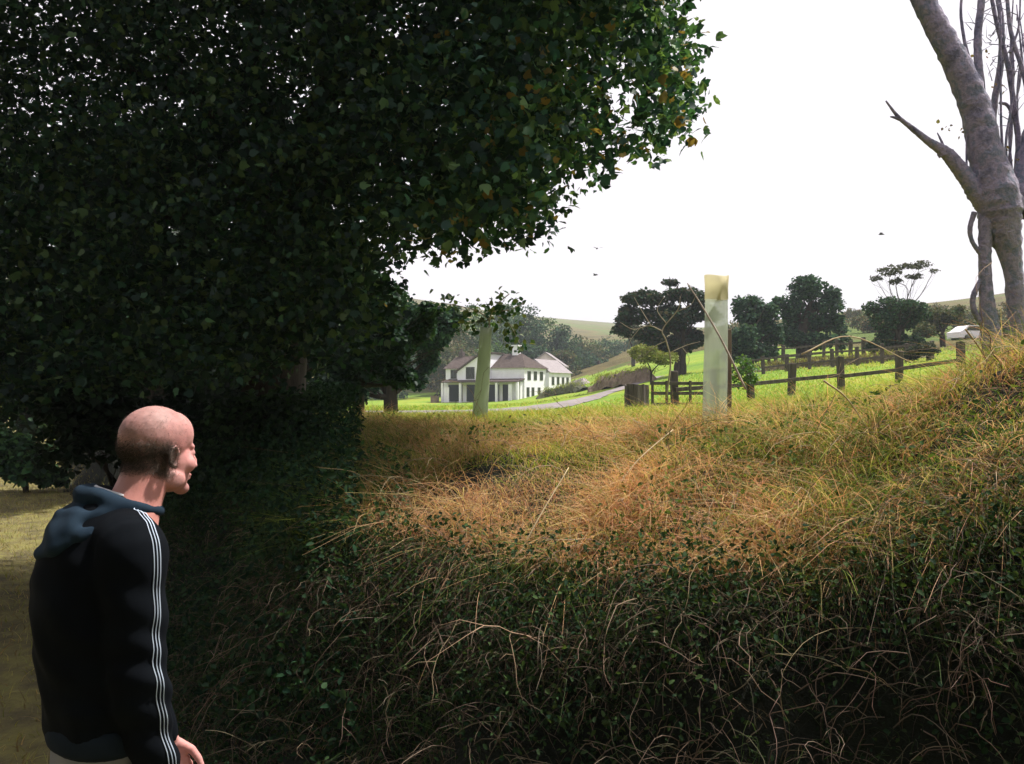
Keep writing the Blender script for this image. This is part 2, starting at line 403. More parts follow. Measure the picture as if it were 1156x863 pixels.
STRAW = [(.60, .37, .21), (.66, .48, .28), (.58, .31, .18), (.46, .25, .15), (.56, .46, .18)]
GREEN = [(.10, .18, .035), (.17, .26, .04), (.28, .34, .06), (.08, .15, .04)]
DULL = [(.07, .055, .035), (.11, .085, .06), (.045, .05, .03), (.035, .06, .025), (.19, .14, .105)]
def toward(p, k):
    """lean out of the bank and down the slope, towards the lane"""
    return np.column_stack([-.25*np.ones(len(p)), -np.ones(len(p)), np.zeros(len(p))])*k
def grass(name, label, n, s0, s1, pxr, hr, wr, pal, lean, droop, patch=None, ymax=9.5, segs=4, jit=.3, hfun=None, pxw=None):
    p = scatter_bank(int(n), s0, s1, pxr, ymax=ymax)
    if pxw is not None: p = p[rng.uniform(0, 1, len(p)) < np.interp(CX+F_PX*p[:, 0]/p[:, 1]+60*vnoise(p*1.3, 91), *pxw)]
    if patch is not None:
        m = vnoise(p*(patch[2] if len(patch) > 2 else 1.7), patch[0])+rng.uniform(-.5, .5, len(p)) > patch[1]; p = p[m]
    h = rng.uniform(*hr, len(p))
    if hfun is not None: h = h*hfun(p)
    c = pick(pal, len(p), jit); nz_ = vnoise(p*1.1, 11)
    c = c*(1+.22*nz_[:, None]); p = p-np.array([0, 0, .02])
    V, Q, cc = blades(p, h, toward(p, lean), rng.uniform(*wr, len(p)), c, segs, droop)
    o = mesh_np(name, V, Q, M_grass, col=np.clip(cc, .005, .8)); tag(o, label, 'grass', kind='stuff'); return o
tall = lambda p: 1+.55*np.clip(vnoise(p*2.3, 17), -1, 1)
grass('dry_grass', 'orange and straw coloured dry grass along the top of the bank', 130000, .5, 2.4, (400, 1300), (.08, .30), (.0015, .0036), STRAW, .5, .7, (21, -.35), hfun=tall, pxw=((400, 560, 640, 820, 900), (.35, .6, 1, 1, .45)))
grass('green_grass', 'green blades growing through the dry grass on the bank', 85000, .4, 2.6, (300, 1300), (.08, .28), (.0016, .004), GREEN, .4, .6, (22, -.15), hfun=tall, pxw=((300, 520, 640, 820, 900), (.9, .8, .35, .4, 1)))
grass('meadow_fringe', 'yellow green tall grass just behind the crest of the bank', 80000, 1.35, 8.5, (360, 1300), (.06, .17), (.003, .006), [(.40, .44, .06), (.28, .38, .045), (.52, .44, .11), (.2, .3, .04), (.58, .48, .2)], 0, .35, (23, -.8), ymax=14, segs=3)
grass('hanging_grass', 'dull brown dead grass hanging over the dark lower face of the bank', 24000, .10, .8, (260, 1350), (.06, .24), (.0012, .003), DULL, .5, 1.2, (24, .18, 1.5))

grass('overhang_grass', 'long brown grass tufts drooping over the break of the bank', 7500, .36, .8, (470, 1350), (.12, .32), (.0015, .0035), DULL[1:3]+DULL[4:]+STRAW[:1]+GREEN[:1], 1.0, 1.4, (24, .22, 1.5), segs=6)
n = 60000; dd_ = np.exp(rng.uniform(math.log(7), math.log(60), n)); pp_ = rng.uniform(330, 1200, n); x = (pp_-CX)/F_PX*dd_
trk = np.min(np.hypot(x[:, None]-c2[None, ::3, 0], dd_[:, None]-c2[None, ::3, 1]), 1); k = (foot_s(x, dd_) > 5) & (trk > 3.2); x, dd_ = x[k], dd_[k]
p = np.column_stack([x, dd_, height(x, dd_)[0]]); k = vnoise(p*.35, 95)+rng.normal(size=len(p))*.4 > -.5; p = p[k]
V_, Q_, c_ = blades(p, rng.uniform(.05, .16, len(p))*(1+.012*p[:, 1]), np.zeros((len(p), 3)), .004+.0009*p[:, 1], pick([(.24, .38, .04), (.16, .32, .035), (.36, .42, .06), (.44, .42, .12)], len(p)), 2, .35)
tag(mesh_np('field_grass', V_, Q_, M_grass, col=c_), 'rough yellow green tufts across the sunlit field', 'grass', kind='stuff')
# leafy herbs and ivy on the face
def herb(name, label, n, s0, s1, pxr, size, pal, patch, lift=.12, cat='undergrowth'):
    p = scatter_bank(n, s0, s1, pxr); p = p[vnoise(p*1.5, patch[0])+rng.uniform(-.4, .4, len(p)) > patch[1]]
    p = p+rng.uniform(0, 1, (len(p), 1))**1.5*np.array([-.02, -.08, lift*2])
    V, Q, cc = leaves(p, rng.uniform(*size, len(p)), pick(pal, len(p)), flat=.3, aspect=.6)
    tag(mesh_np(name, V, Q, M_herb, col=cc), label, cat, kind='stuff')
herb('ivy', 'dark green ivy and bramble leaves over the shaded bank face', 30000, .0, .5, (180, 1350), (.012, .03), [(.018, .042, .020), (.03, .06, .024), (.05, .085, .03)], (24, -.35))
herb('wild_herbs', 'mid green leafy herbs among the grass on the upper bank', 20000, .5, 2.4, (300, 1300), (.014, .034), [(.05, .10, .03), (.08, .14, .035), (.11, .16, .04)], (32, .45), .08)
herb('fern_patch', 'green leafy patch at the shaded left end of the bank', 11000, .3, 1.2, (260, 470), (.02, .045), [(.03, .07, .03), (.05, .11, .035)], (33, .1), .1)

# tangled dead stems and roots
def tangle(name, label, n, s0, s1, pxr, L, r, pal, mode):
    T = Tubes(); p = scatter_bank(n, s0, s1, pxr)
    for q in p:
        l = rng.uniform(*L); a = rng.uniform(-1, 1); col = pick(pal, 1)[0]
        pts = [q]; d = np.array([a, -.55, .9]) if mode == 'arch' else np.array([a*.35, -.45, -.1])
        d = unit(d+rng.normal(size=3)*.25); m = 9; g = .32 if mode == 'arch' else .35
        for k in range(m):
            pts.append(pts[-1]+d*l/m); d = unit(d+np.array([rng.normal()*.32, rng.normal()*.2-.02, -g*rng.uniform(.1, 1.1)+rng.normal()*.12]))
        T.add(pts, [rng.uniform(*r), .0009], 4, col=col)
        if rng.random() < .6:
            for _ in range(2):
                k = rng.integers(2, 8); e = unit(rng.normal(size=3)); b = pts[k]
                T.add([b, b+e*l*.12, b+e*l*.22-np.array([0, 0, l*.05])], [.0014, .0007], 4, col=col)
    tag(T.build(name, M_stem), label, 'stems', kind='stuff')
tangle('bramble_stems', 'pale dead bramble stems arching over the bank', 170, .2, 1.8, (400, 1300), (.25, .75), (.0011, .0028), [(.26, .19, .12), (.20, .14, .09), (.34, .26, .16)], 'arch')
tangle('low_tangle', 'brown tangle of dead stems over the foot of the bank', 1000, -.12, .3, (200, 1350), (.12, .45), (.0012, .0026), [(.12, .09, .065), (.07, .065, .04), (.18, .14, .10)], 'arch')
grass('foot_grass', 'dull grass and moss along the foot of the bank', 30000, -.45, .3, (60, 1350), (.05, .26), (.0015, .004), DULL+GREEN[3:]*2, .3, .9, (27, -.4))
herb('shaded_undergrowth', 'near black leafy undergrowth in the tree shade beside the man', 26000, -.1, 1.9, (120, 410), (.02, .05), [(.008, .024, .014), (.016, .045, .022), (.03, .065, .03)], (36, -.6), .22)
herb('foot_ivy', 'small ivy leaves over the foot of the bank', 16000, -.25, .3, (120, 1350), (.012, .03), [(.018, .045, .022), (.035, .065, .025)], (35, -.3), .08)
tangle('roots', 'thin roots and dead stalks dangling down the dark bank face', 620, .1, .7, (230, 1350), (.15, .6), (.0013, .0032), [(.19, .135, .10), (.12, .085, .06), (.27, .195, .15)], 'hang')
# a few seed-head stalks standing clear
T = Tubes()
for (a, b_, c_, d) in (((555, 690), (600, 600), (642, 528), 3.6), ((820, 655), (880, 628), (930, 590), 3.5), ((690, 560), (720, 520), (760, 485), 4.0), ((1000, 690), (960, 640), (905, 600), 3.2), ((1095, 520), (1075, 560), (1062, 600), 3.0), ((930, 430), (960, 455), (1000, 520), 3.6), ((905, 400), (960, 380), (1030, 410), 4.2), ((1090, 372), (1110, 400), (1150, 470), 3.8)):
    T.add(smooth_path([P(*a, d), P(*b_, d+.1), P(*c_, d+.3)], 6), [.0045, .002], 6, col=(.52, .42, .26))
tag(T.build('long_stalks', M_stem), 'long pale stalks leaning across the grass of the bank', 'stalks', kind='stuff')

# lane floor litter and tufts
n = 22000; x = rng.uniform(-13, .5, n*3); y = rng.uniform(2.5, 22, n*3); s = foot_s(x, y); k = (s < .1) & (s > -5) & (CX+F_PX*x/y < 420) & (CX+F_PX*x/y > -60)
x, y = x[k][:n], y[k][:n]; p = np.column_stack([x, y, height(x, y)[0]])
V_, Q_, c_ = blades(p, rng.uniform(.03, .12, len(p)), np.zeros((len(p), 3)), rng.uniform(.003, .007, len(p)), pick([(.34, .32, .10), (.24, .26, .07), (.40, .32, .14), (.2, .15, .07)], len(p)), 3, .4)
tag(mesh_np('lane_grass', V_, Q_, M_grass, col=c_), 'short yellowish grass and litter along the shaded lane', 'grass', kind='stuff')

# ------------------------------------------------------------------ trees
def blob_points(blobs, n, rs=rng, inner=.45):
    B2 = []
    for c0, r0 in blobs:
        c0 = np.array(c0, float); r0 = np.array(r0, float); B2.append((c0, r0*.72))
        for _ in range(9):
            dv = unit(rs.normal(size=3)); B2.append((c0+dv*r0*rs.uniform(.5, .85), r0*rs.uniform(.2, .42)))
    c = np.array([b[0] for b in B2], float); r = np.array([b[1] for b in B2], float); blobs = B2
    wt = (r.prod(1))**(2/3); i = rs.choice(len(blobs), n, p=wt/wt.sum())
    d = unit(rs.normal(size=(n, 3))); rad = inner+(1.06-inner)*rs.uniform(0, 1, (n, 1))**.6
    p = c[i]+d*r[i]*rad
    p = p+rs.normal(size=p.shape)*r.mean()*.10; k = vnoise(p/(r.mean()*.42), int(rs.integers(999)))
    return p[k > -.35], d[k > -.35]
def tree(name, label, cat, px, d, blobs, leaf, n, pal, group=None, trunk_r=.25, lean=0, mat=None, stems=1, bark=None, depth=.8, limbs=True):
    """blobs: (px, py, rx_px, rz_px) describing crown masses; each gets its own depth and thickness"""
    if d > 40: n = int(n*1.7); leaf *= .78
    rs = np.random.default_rng(int(abs(px)*7+d)); base = Pg(px, d); sc_ = d/F_PX
    root = empty(name, base); tag(root, label, cat, group)
    B = []
    for b in blobs:
        rx = b[2]*sc_; rz = b[3]*sc_; c = P(b[0], b[1], d+rs.uniform(-1, 1)*rx*depth)
        B.append((tuple(c), (rx, rx*.95, rz)))
    T = Tubes()
    for k in range(stems):
        off = Vector((rs.uniform(-1, 1)*trunk_r*2.4*(stems > 1), rs.uniform(-1, 1)*trunk_r*(stems > 1), 0))
        for j, b in enumerate(B):
            if j % stems != k: continue
            c = Vector(b[0]); h0 = base+off-Vector((0, 0, .2)); top = base+off+Vector((lean, 0, max(.5, (c.z-base.z)*.45)))
            if not limbs: c = top+(c-top)*.3
            mid = top.lerp(c, .5)+Vector(rs.normal(size=3)*.06*(c-base).length)
            pts = smooth_path([h0, base+off+(top-base-off)*.5+Vector(rs.normal(size=3)*trunk_r*.3), top, mid, c], 3)
            T.add(pts, [trunk_r*1.25, trunk_r*.9, trunk_r*.7, trunk_r*.35, trunk_r*.12], 8, .08)
            if limbs:
                for _ in range(5):
                    e = c+Vector(unit(rs.normal(size=3))*np.array(b[1])*.9); a0 = Vector(pts[rs.integers(len(pts)//2, len(pts)-1)])
                    T.add([a0, a0.lerp(e, .5)+Vector(rs.normal(size=3)*.08*(e-a0).length), e], [trunk_r*.16, trunk_r*.04], 4)
    T.build('trunk', bark or M_bark, root)
    p, dd = blob_points(B, n, rs)
    col = pick(pal, len(p), .3, rs=rs)
    Vv, Qq, cc = leaves(p, rs.uniform(.7, 1.3, len(p))*leaf, col, flat=.5, aspect=.85, rs=rs)
    mesh_np('crown', Vv, Qq, mat or M_leaf_far, root, col=cc)
    return root
DG = [(.028, .068, .042), (.042, .095, .052), (.065, .125, .062), (.022, .05, .035)]
OG = [(.06, .09, .03), (.09, .10, .04), (.045, .08, .03), (.12, .11, .05)]
MG = [(.05, .11, .03), (.08, .14, .035), (.035, .08, .03)]

tree('pine_tree', 'dark flat-topped tree with layered crown left of the clear tube', 'tree', 765, 60,
     [(728, 337, 30, 12), (776, 333, 28, 10), (716, 356, 24, 12), (752, 357, 34, 15), (792, 352, 24, 14), (735, 378, 24, 14), (775, 382, 26, 16), (755, 392, 18, 9), (703, 372, 14, 10), (757, 319, 9, 4)],
     .30, 11000, [(.022, .05, .03), (.03, .06, .03), (.06, .055, .035), (.018, .035, .022)], trunk_r=.2, stems=3, depth=.6)
tree('broadleaf_tree', 'dark bushy tree just right of and behind the clear tube', 'tree', 845, 58,
     [(842, 350, 22, 17), (862, 374, 24, 17), (838, 382, 22, 17), (868, 352, 14, 12), (828, 400, 14, 11), (850, 398, 20, 12), (868, 396, 14, 10)], .28, 8000, DG, trunk_r=.28)
tree('round_tree', 'round green tree standing alone at the middle of the hillside', 'tree', 907, 62,
     [(912, 324, 22, 18), (893, 345, 20, 17), (936, 343, 22, 18), (905, 365, 26, 15), (940, 365, 20, 15), (882, 378, 16, 12), (950, 385, 9, 12), (898, 384, 20, 12), (925, 384, 20, 11)], .28, 9500, DG+[(.035, .085, .045)], trunk_r=.42)
tree('hawthorn_tree', 'low dark bushy tree below the thin wispy one', 'tree', 1013, 50,
     [(998, 362, 22, 16), (1022, 358, 22, 16), (985, 348, 12, 10), (1008, 384, 22, 14), (990, 392, 16, 10), (1030, 386, 16, 11), (1036, 352, 15, 11), (1015, 345, 26, 10)], .18, 7500, DG+[(.05, .06, .04)], trunk_r=.25, stems=2)
tree('wispy_tree', 'thin wispy tree top standing above the low dark tree', 'tree', 1020, 55,
     [(1005, 306, 16, 5), (1022, 301, 14, 4), (1040, 299, 14, 5), (988, 314, 8, 4), (1054, 306, 6, 3), (1030, 312, 12, 3), (1012, 318, 8, 4)], .15, 1500, [(.06, .07, .05), (.09, .10, .06)], trunk_r=.07)
tree('thorn_bush', 'olive green bush on the bracken slope beside the grey tree', 'bush', 1065, 62,
     [(1060, 360, 22, 15), (1078, 355, 16, 11), (1044, 372, 16, 11)], .22, 3800, OG, trunk_r=.15)
tree('roadside_bush', 'small dark bush under the low tree at the field corner', 'bush', 1048, 42,
     [(1045, 393, 15, 9), (1030, 398, 12, 8)], .13, 2200, [(.03, .045, .03), (.06, .07, .04)], trunk_r=.07)
tree('gorse_bush', 'bright green bush beside the brown earth bank', 'bush', 735, 52,
     [(728, 400, 22, 10), (752, 405, 18, 9)], .16, 2600, [(.16, .2, .04), (.2, .22, .06)], trunk_r=.07)
tree('leafy_shrub', 'green leafy shrub at the foot of the clear tube', 'bush', 845, 14,
     [(838, 412, 15, 14), (848, 425, 14, 12), (828, 432, 12, 12)], .05, 600, [(.06, .13, .045), (.10, .2, .06)], trunk_r=.012, mat=M_leaf)
# the wood behind the house, every tree on its own
wood = [(470, 150, 352, 34), (500, 142, 348, 34), (532, 150, 342, 32), (565, 160, 346, 30), (592, 150, 348, 30), (617, 158, 356, 28), (640, 150, 368, 26), (662, 160, 378, 24), (684, 172, 378, 22), (705, 180, 380, 20),
        (515, 132, 385, 24), (560, 134, 382, 24), (600, 136, 384, 22), (630, 140, 390, 22), (655, 148, 398, 20), (676, 150, 402, 17), (440, 130, 360, 34), (575, 175, 340, 24), (697, 165, 398, 15)]
WL = ['wood tree half hidden behind the lane tree, left of the farmhouse', 'wood tree showing above the left end of the farmhouse roof', 'wood tree straight above the farmhouse gable beside the sapling',
 'wood tree rising above the farmhouse chimney', 'tallest wood tree above the gap between farmhouse and barn', 'wood tree rising above the barn roof', 'wood tree on the skyline just right of the barn',
 'wood tree on the falling skyline halfway from barn to flat-topped tree', 'small far wood tree below the pale distant hill', 'last far wood tree next to the flat-topped tree',
 'lower wood tree close behind the gable of the farmhouse', 'lower wood tree close behind the farmhouse chimney', 'lower wood tree close behind the left slope of the barn', 'lower wood tree at the right corner of the barn',
 'lower wood tree above the pale rubble wall', 'lower wood tree above the brown stone bank', 'wood tree behind the trunk of the lane tree', 'wood tree farthest back above the farmhouse', 'lower wood tree touching the flat-topped tree']
for k, (px, d, top, r) in enumerate(wood):
    tree('wood_tree', WL[k], 'tree', px, d,
         [(px, top+r*.8, r, r*.8), (px-r*.6, top+r*1.5, r*.8, r*.8), (px+r*.6, top+r*1.6, r*.8, r*.8), (px, top+r*2.3, r*.9, r*.8)], .5, 3600,
         (DG, OG, MG)[k % 3] if k % 4 else DG, 'trees of the wood behind the house', .3, limbs=False, depth=.9)
tree('dead_conifer', 'brown tinged tree on the right edge of the wood', 'tree', 715, 110, [(712, 372, 12, 14), (722, 386, 12, 12)], .35, 900, OG, trunk_r=.2)
for (px, d, r, lb) in ((1090, 85, 14, 'left of the bare grey trunk'), (1135, 70, 16, 'between the two legs of the grey tree'), (1120, 95, 18, 'behind the left leg of the grey tree'), (1150, 100, 20, 'at the right picture edge'), (975, 110, 16, 'right of the round tree'), (860, 120, 14, 'by the parked cars'), (830, 125, 18, 'behind the clear tube'), (1085, 125, 17, 'above the thorn bush'), (1055, 145, 15, 'on the skyline left of the grey tree'), (962, 145, 14, 'on the skyline right of the round tree'), (1030, 130, 15, 'behind the low dark tree')):
    g = Pg(px, d); gy = CY-(g.z-CAM_Z)/d*F_PX+(HZ-CY)
    tree('hillside_bush', 'scrubby olive bush '+lb+' on the hillside', 'bush', px, d, [(px, gy-r*.7, r, r*.7), (px+r*.8, gy-r*.4, r*.8, r*.5)], .3, 1500, OG+[(.2, .14, .06)], 'bushes on the bracken hillside', .1)
# trees at the left, behind the big one
tree('lane_tree', 'dark tree with a visible trunk left of the white house', 'tree', 441, 26,
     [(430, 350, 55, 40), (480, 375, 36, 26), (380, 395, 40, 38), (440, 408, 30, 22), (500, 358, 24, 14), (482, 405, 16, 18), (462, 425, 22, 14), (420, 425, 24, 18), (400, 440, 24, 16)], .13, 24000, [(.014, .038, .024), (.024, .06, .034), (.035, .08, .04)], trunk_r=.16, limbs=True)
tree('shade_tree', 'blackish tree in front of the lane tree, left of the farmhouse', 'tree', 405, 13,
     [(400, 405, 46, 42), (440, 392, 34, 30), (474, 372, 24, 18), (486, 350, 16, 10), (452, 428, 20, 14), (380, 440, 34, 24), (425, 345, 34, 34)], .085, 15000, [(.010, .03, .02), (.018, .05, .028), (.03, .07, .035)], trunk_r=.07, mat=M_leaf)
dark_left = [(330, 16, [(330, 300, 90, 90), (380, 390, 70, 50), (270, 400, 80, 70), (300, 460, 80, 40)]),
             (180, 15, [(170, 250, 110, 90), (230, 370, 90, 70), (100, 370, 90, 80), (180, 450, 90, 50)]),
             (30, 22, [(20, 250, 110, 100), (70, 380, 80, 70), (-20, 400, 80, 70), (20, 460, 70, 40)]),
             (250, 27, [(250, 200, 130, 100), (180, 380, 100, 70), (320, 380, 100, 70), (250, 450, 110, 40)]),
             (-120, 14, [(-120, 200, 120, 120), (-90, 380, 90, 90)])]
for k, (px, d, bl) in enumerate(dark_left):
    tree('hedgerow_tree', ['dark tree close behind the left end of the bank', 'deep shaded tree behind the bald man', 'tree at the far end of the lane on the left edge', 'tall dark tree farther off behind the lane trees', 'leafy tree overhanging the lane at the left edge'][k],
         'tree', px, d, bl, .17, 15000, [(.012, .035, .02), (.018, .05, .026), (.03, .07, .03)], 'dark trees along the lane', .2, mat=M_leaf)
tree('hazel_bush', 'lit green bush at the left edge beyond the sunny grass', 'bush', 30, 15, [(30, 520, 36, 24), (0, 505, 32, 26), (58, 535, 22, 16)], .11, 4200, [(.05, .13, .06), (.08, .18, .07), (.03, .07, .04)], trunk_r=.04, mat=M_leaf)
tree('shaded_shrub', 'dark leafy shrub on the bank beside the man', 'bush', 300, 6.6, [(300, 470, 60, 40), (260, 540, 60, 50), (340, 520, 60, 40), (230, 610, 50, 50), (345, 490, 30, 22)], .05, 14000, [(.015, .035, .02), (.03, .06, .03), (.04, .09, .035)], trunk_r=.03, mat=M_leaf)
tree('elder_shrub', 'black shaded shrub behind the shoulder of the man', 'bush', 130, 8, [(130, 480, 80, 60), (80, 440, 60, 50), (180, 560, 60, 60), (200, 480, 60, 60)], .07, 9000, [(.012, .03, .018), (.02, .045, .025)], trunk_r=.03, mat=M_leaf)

# the big overhanging tree
def in_poly(px, py, poly):
    c = np.zeros(len(px), bool); n = len(poly)
    for i in range(n):
        x1, y1 = poly[i]; x2, y2 = poly[(i+1) % n]
        k = ((y1 > py) != (y2 > py)) & (px < (x2-x1)*(py-y1)/(y2-y1+1e-9)+x1); c ^= k
    return c
OUT = [(-260, -330), (640, -330), (760, -180), (770, -40), (750, 20), (775, 45), (768, 85), (772, 126), (760, 148), (734, 184), (704, 170), (678, 184), (655, 206), (624, 206), (614, 218), (614, 262), (592, 274), (558, 250),
       (532, 264), (502, 284), (470, 268), (440, 278), (424, 300), (440, 330), (420, 380), (300, 420), (120, 430), (-40, 470), (-260, 480)]
root = empty('sycamore_tree', (-2.3, 8.0, H(-2.3, 8.0))); tag(root, 'huge dark broadleaf tree overhanging the lane from the left', 'tree')
n = 44000; px = rng.uniform(-260, 790, n); py = rng.uniform(-330, 480, n)
d = 6.9+rng.uniform(-1.6, 2.4, n)+np.clip((300-px)/300, -.6, 1)*.6
k = in_poly(px, py, OUT)
px, py, d = px[k], py[k], d[k]; cl = np.array([tuple(P(a, b, c)) for a, b, c in zip(px, py, d)])
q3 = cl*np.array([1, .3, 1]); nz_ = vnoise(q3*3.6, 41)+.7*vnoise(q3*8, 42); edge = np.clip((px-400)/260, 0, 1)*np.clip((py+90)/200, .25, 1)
k = nz_ > -1.3+1.05*edge; cl = cl[k][:14500]; edge = edge[k][:14500]
from mathutils.kdtree import KDTree
kd = KDTree(len(cl)); [kd.insert(q, i) for i, q in enumerate(cl)]; kd.balance()
ok = np.array([len(kd.find_range(q, .30)) > 5 for q in cl]); cl = cl[ok]; edge = edge[ok]
over = np.column_stack([rng.uniform(-6.5, -1.2, 5000), rng.uniform(-2.5, 6, 5000), rng.uniform(3.6, 6.0, 5000)])  # overhead leaves out of view, added to block sky light and darken the scene
ov2 = np.column_stack([rng.uniform(-3.2, .1, 1500), rng.uniform(4.2, 7.2, 1500), rng.uniform(4.4, 6.2, 1500)]); over = np.concatenate([over, ov2[ov2[:, 2] > 2.9+ov2[:, 1]*.5]])  # more unseen leaves, added to shade the lane at the left
over = over[(vnoise(over*1.3, 44) > -.45) & (over[:, 2] > 2.6+np.maximum(0, over[:, 1])*.56)][:2600]; cl = np.concatenate([cl, over]); edge = np.concatenate([edge, np.zeros(len(over))])
per = 16; lp = np.repeat(cl, per, axis=0)+np.clip(rng.normal(size=(len(cl)*per, 3)), -1.6, 1.6)*np.array([.13, .13, .10])
SY = [(.010, .034, .022), (.016, .05, .028), (.03, .08, .036), (.06, .11, .04), (.012, .03, .024)]
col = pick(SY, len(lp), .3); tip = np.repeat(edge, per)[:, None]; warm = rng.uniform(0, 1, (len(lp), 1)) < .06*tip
col = np.where(warm, np.array([.22, .17, .05]), col*(1+1.0*tip))  # leaves towards the right edge lightened in colour to look sunlit
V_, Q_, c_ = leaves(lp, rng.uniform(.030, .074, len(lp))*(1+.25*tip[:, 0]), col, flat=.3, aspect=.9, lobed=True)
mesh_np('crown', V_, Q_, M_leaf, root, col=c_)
T = Tubes(); b0 = Vector((-2.3, 8.0, H(-2.3, 8.0)-.3))
fork = b0+Vector((.15, -.2, 2.6))
T.add(smooth_path([b0, b0+Vector((.1, 0, 1.3)), fork], 5), [.34, .27, .24], 12, .06)
ends = [(700, 80, 6.6), (640, 120, 7.2), (560, 190, 6.4), (470, 230, 7.5), (600, 20, 7.5), (420, 60, 6.5), (300, 100, 7.8), (200, 250, 7), (100, 60, 7), (350, 280, 6.6), (0, 250, 8), (500, -120, 7), (250, -150, 7), (720, -40, 7.2)]
for e in ends:
    E = P(*e); m = fork.lerp(E, .5)+Vector((0, 0, .35)); L = (E-fork).length
    pts = smooth_path([fork-Vector((0, 0, .3)), fork.lerp(m, .4)+Vector(rng.normal(size=3)*.12), m, m.lerp(E, .6)+Vector(rng.normal(size=3)*.12), E], 5)
    T.add(pts, [.12, .07, .045, .012], 8, .06)
    for _ in range(16):
        a0 = Vector(pts[rng.integers(5, len(pts))]); near = cl[np.argsort(((cl-np.array(a0))**2).sum(1))[rng.integers(5, 160)]]; e2 = Vector(near)
        T.add([a0, a0.lerp(e2, .5)+Vector(rng.normal(size=3)*.05), e2], [.014, .004], 4)
T.build('trunk', M_bark, root)

# unseen trees behind the viewer, added to block sky light and darken the bank
def back_tree(x, y, r, h, label):
    root = empty('sky_block_tree', (x, y, 0)); tag(root, label, 'tree', 'unseen trees added behind the viewer to block sky light')
    B = [((x+rng.uniform(-1, 1)*r*.6, y+rng.uniform(-1, 1)*r*.6, h+rng.uniform(-1, 1)*r*.4), (r*.7, r*.7, r*.6)) for _ in range(6)]
    T = Tubes()
    for b in B: T.add(smooth_path([(x, y, -.2), (x, y, h*.4), b[0]], 4), [.2, .14, .03], 8)
    T.build('trunk', M_bark, root); p, _ = blob_points(B, 14000)
    V_, Q_, c_ = leaves(p, rng.uniform(.14, .22, len(p)), pick(DG, len(p)), flat=.5); mesh_np('crown', V_, Q_, M_leaf, root, col=c_)
back_tree(-4.2, -1.5, 3.4, 4.6, 'unseen light-blocking tree added left of the viewpoint')
back_tree(-1.0, -3.6, 3.6, 4.6, 'unseen light-blocking tree added straight behind the viewpoint')
back_tree(2.6, -3.9, 3.6, 4.6, 'unseen light-blocking tree added right of and behind the viewpoint')
back_tree(6.2, -3.6, 3.4, 4.4, 'unseen light-blocking tree added farthest right behind the viewpoint')

# ------------------------------------------------------------------ the bare grey tree on the right
root = empty('bare_tree', Pg(1140, 5.2)); tag(root, 'leafless grey tree with a dead side branch at the right edge', 'tree')
T = Tubes(); D = 5.2; s5 = D/F_PX
def limb(L, d=D, sides=14, wob=.07, n=10):
    q = smooth_path([list(P(a, b, d+(e[0] if e else 0)))+[r*.8*d/F_PX] for a, b, r, *e in L], n)
    rad = q[:, 3]*(1+.02*np.sin(np.arange(len(q))*1.7)); T.add(q[:, :3], list(rad), sides, wob)
limb([(1156, 440, 18), (1152, 395, 14), (1147, 340, 12.5), (1142, 295, 14), (1132, 255, 24), (1126, 225, 30), (1113, 175, 23), (1101, 122, 20), (1080, 72, 18), (1056, 28, 16), (1035, -14, 15), (1005, -80, 11)])
limb([(1124, 410, 15), (1118, 372, 13), (1114, 340, 10), (1112, 300, 8.5), (1113, 262, 10), (1120, 225, 18)])
limb([(1122, 240, 16), (1106, 222, 14), (1092, 202, 11.5), (1078, 184, 10), (1067, 172, 8.5), (1050, 161, 5.5), (1032, 147, 4), (1014, 132, 2.6), (1000, 114, 1.2)])
limb([(1066, 176, 8), (1062, 168, 7), (1061, 163, 4)], sides=8)
limb([(1020, 137, 2.4), (1010, 133, 1.8), (1005, 132, 1)], sides=6)
limb([(1068, 172, 2), (1062, 158, 1.5), (1058, 150, .7)], sides=6)
limb([(1100, 240, 4), (1095, 258, 3.5), (1098, 274, 3), (1110, 290, 4)], sides=8)
limb([(1110, 312, 4), (1099, 334, 4), (1100, 352, 4), (1112, 372, 4), (1124, 392, 4)], sides=8)
limb([(1092, 205, 1.4), (1091, 170, 1.3), (1092, 140, 1.0)], sides=6)
limb([(1130, 225, 12), (1124, 175, 10), (1112, 130, 7), (1105, 80, 6), (1104, 40, 5.5), (1108, 0, 5), (1112, -60, 4)], D+.15, 8)
limb([(1105, 95, 3), (1092, 60, 2.4), (1085, 20, 2), (1086, -10, 1.5)], D+.15, 6)
limb([(1128, 225, 7), (1120, 170, 6), (1122, 120, 5), (1130, 70, 4.5), (1130, 20, 4), (1122, -20, 3)], D+.3, 8)
limb([(1145, 230, 8), (1150, 170, 4.5), (1146, 130, 4), (1138, 75, 3.5), (1126, 30, 3), (1118, -10, 2.6)], D+.2, 8)
limb([(1148, 140, 3), (1138, 120, 2.4), (1128, 116, 2)], D+.2, 6)
limb([(1140, 235, 30), (1158, 205, 20), (1168, 150, 15), (1178, 90, 12), (1190, 0, 10)], D+.1)
limb([(1170, 150, 5), (1156, 85, 3.4), (1142, 40, 3), (1136, -10, 2.4)], D+.1, 6)
limb([(1140, 60, 2), (1150, 30, 1.4), (1152, -10, 1)], D+.1, 6)
for k in range(8):
    x0 = rng.uniform(1118, 1160); y0 = rng.uniform(222, 240); dx = rng.uniform(-14, 14); y1 = rng.uniform(-40, 60); j1, j2 = rng.uniform(-7, 7, 2)
    limb([(x0, y0, 2.2), (x0+dx*.3+j1, y0*.66+y1*.34, 1.8), (x0+dx*.7+j2, y0*.33+y1*.66, 1.4), (x0+dx, y1, .8)], D+rng.uniform(.1, .4), 6, .02, 4)
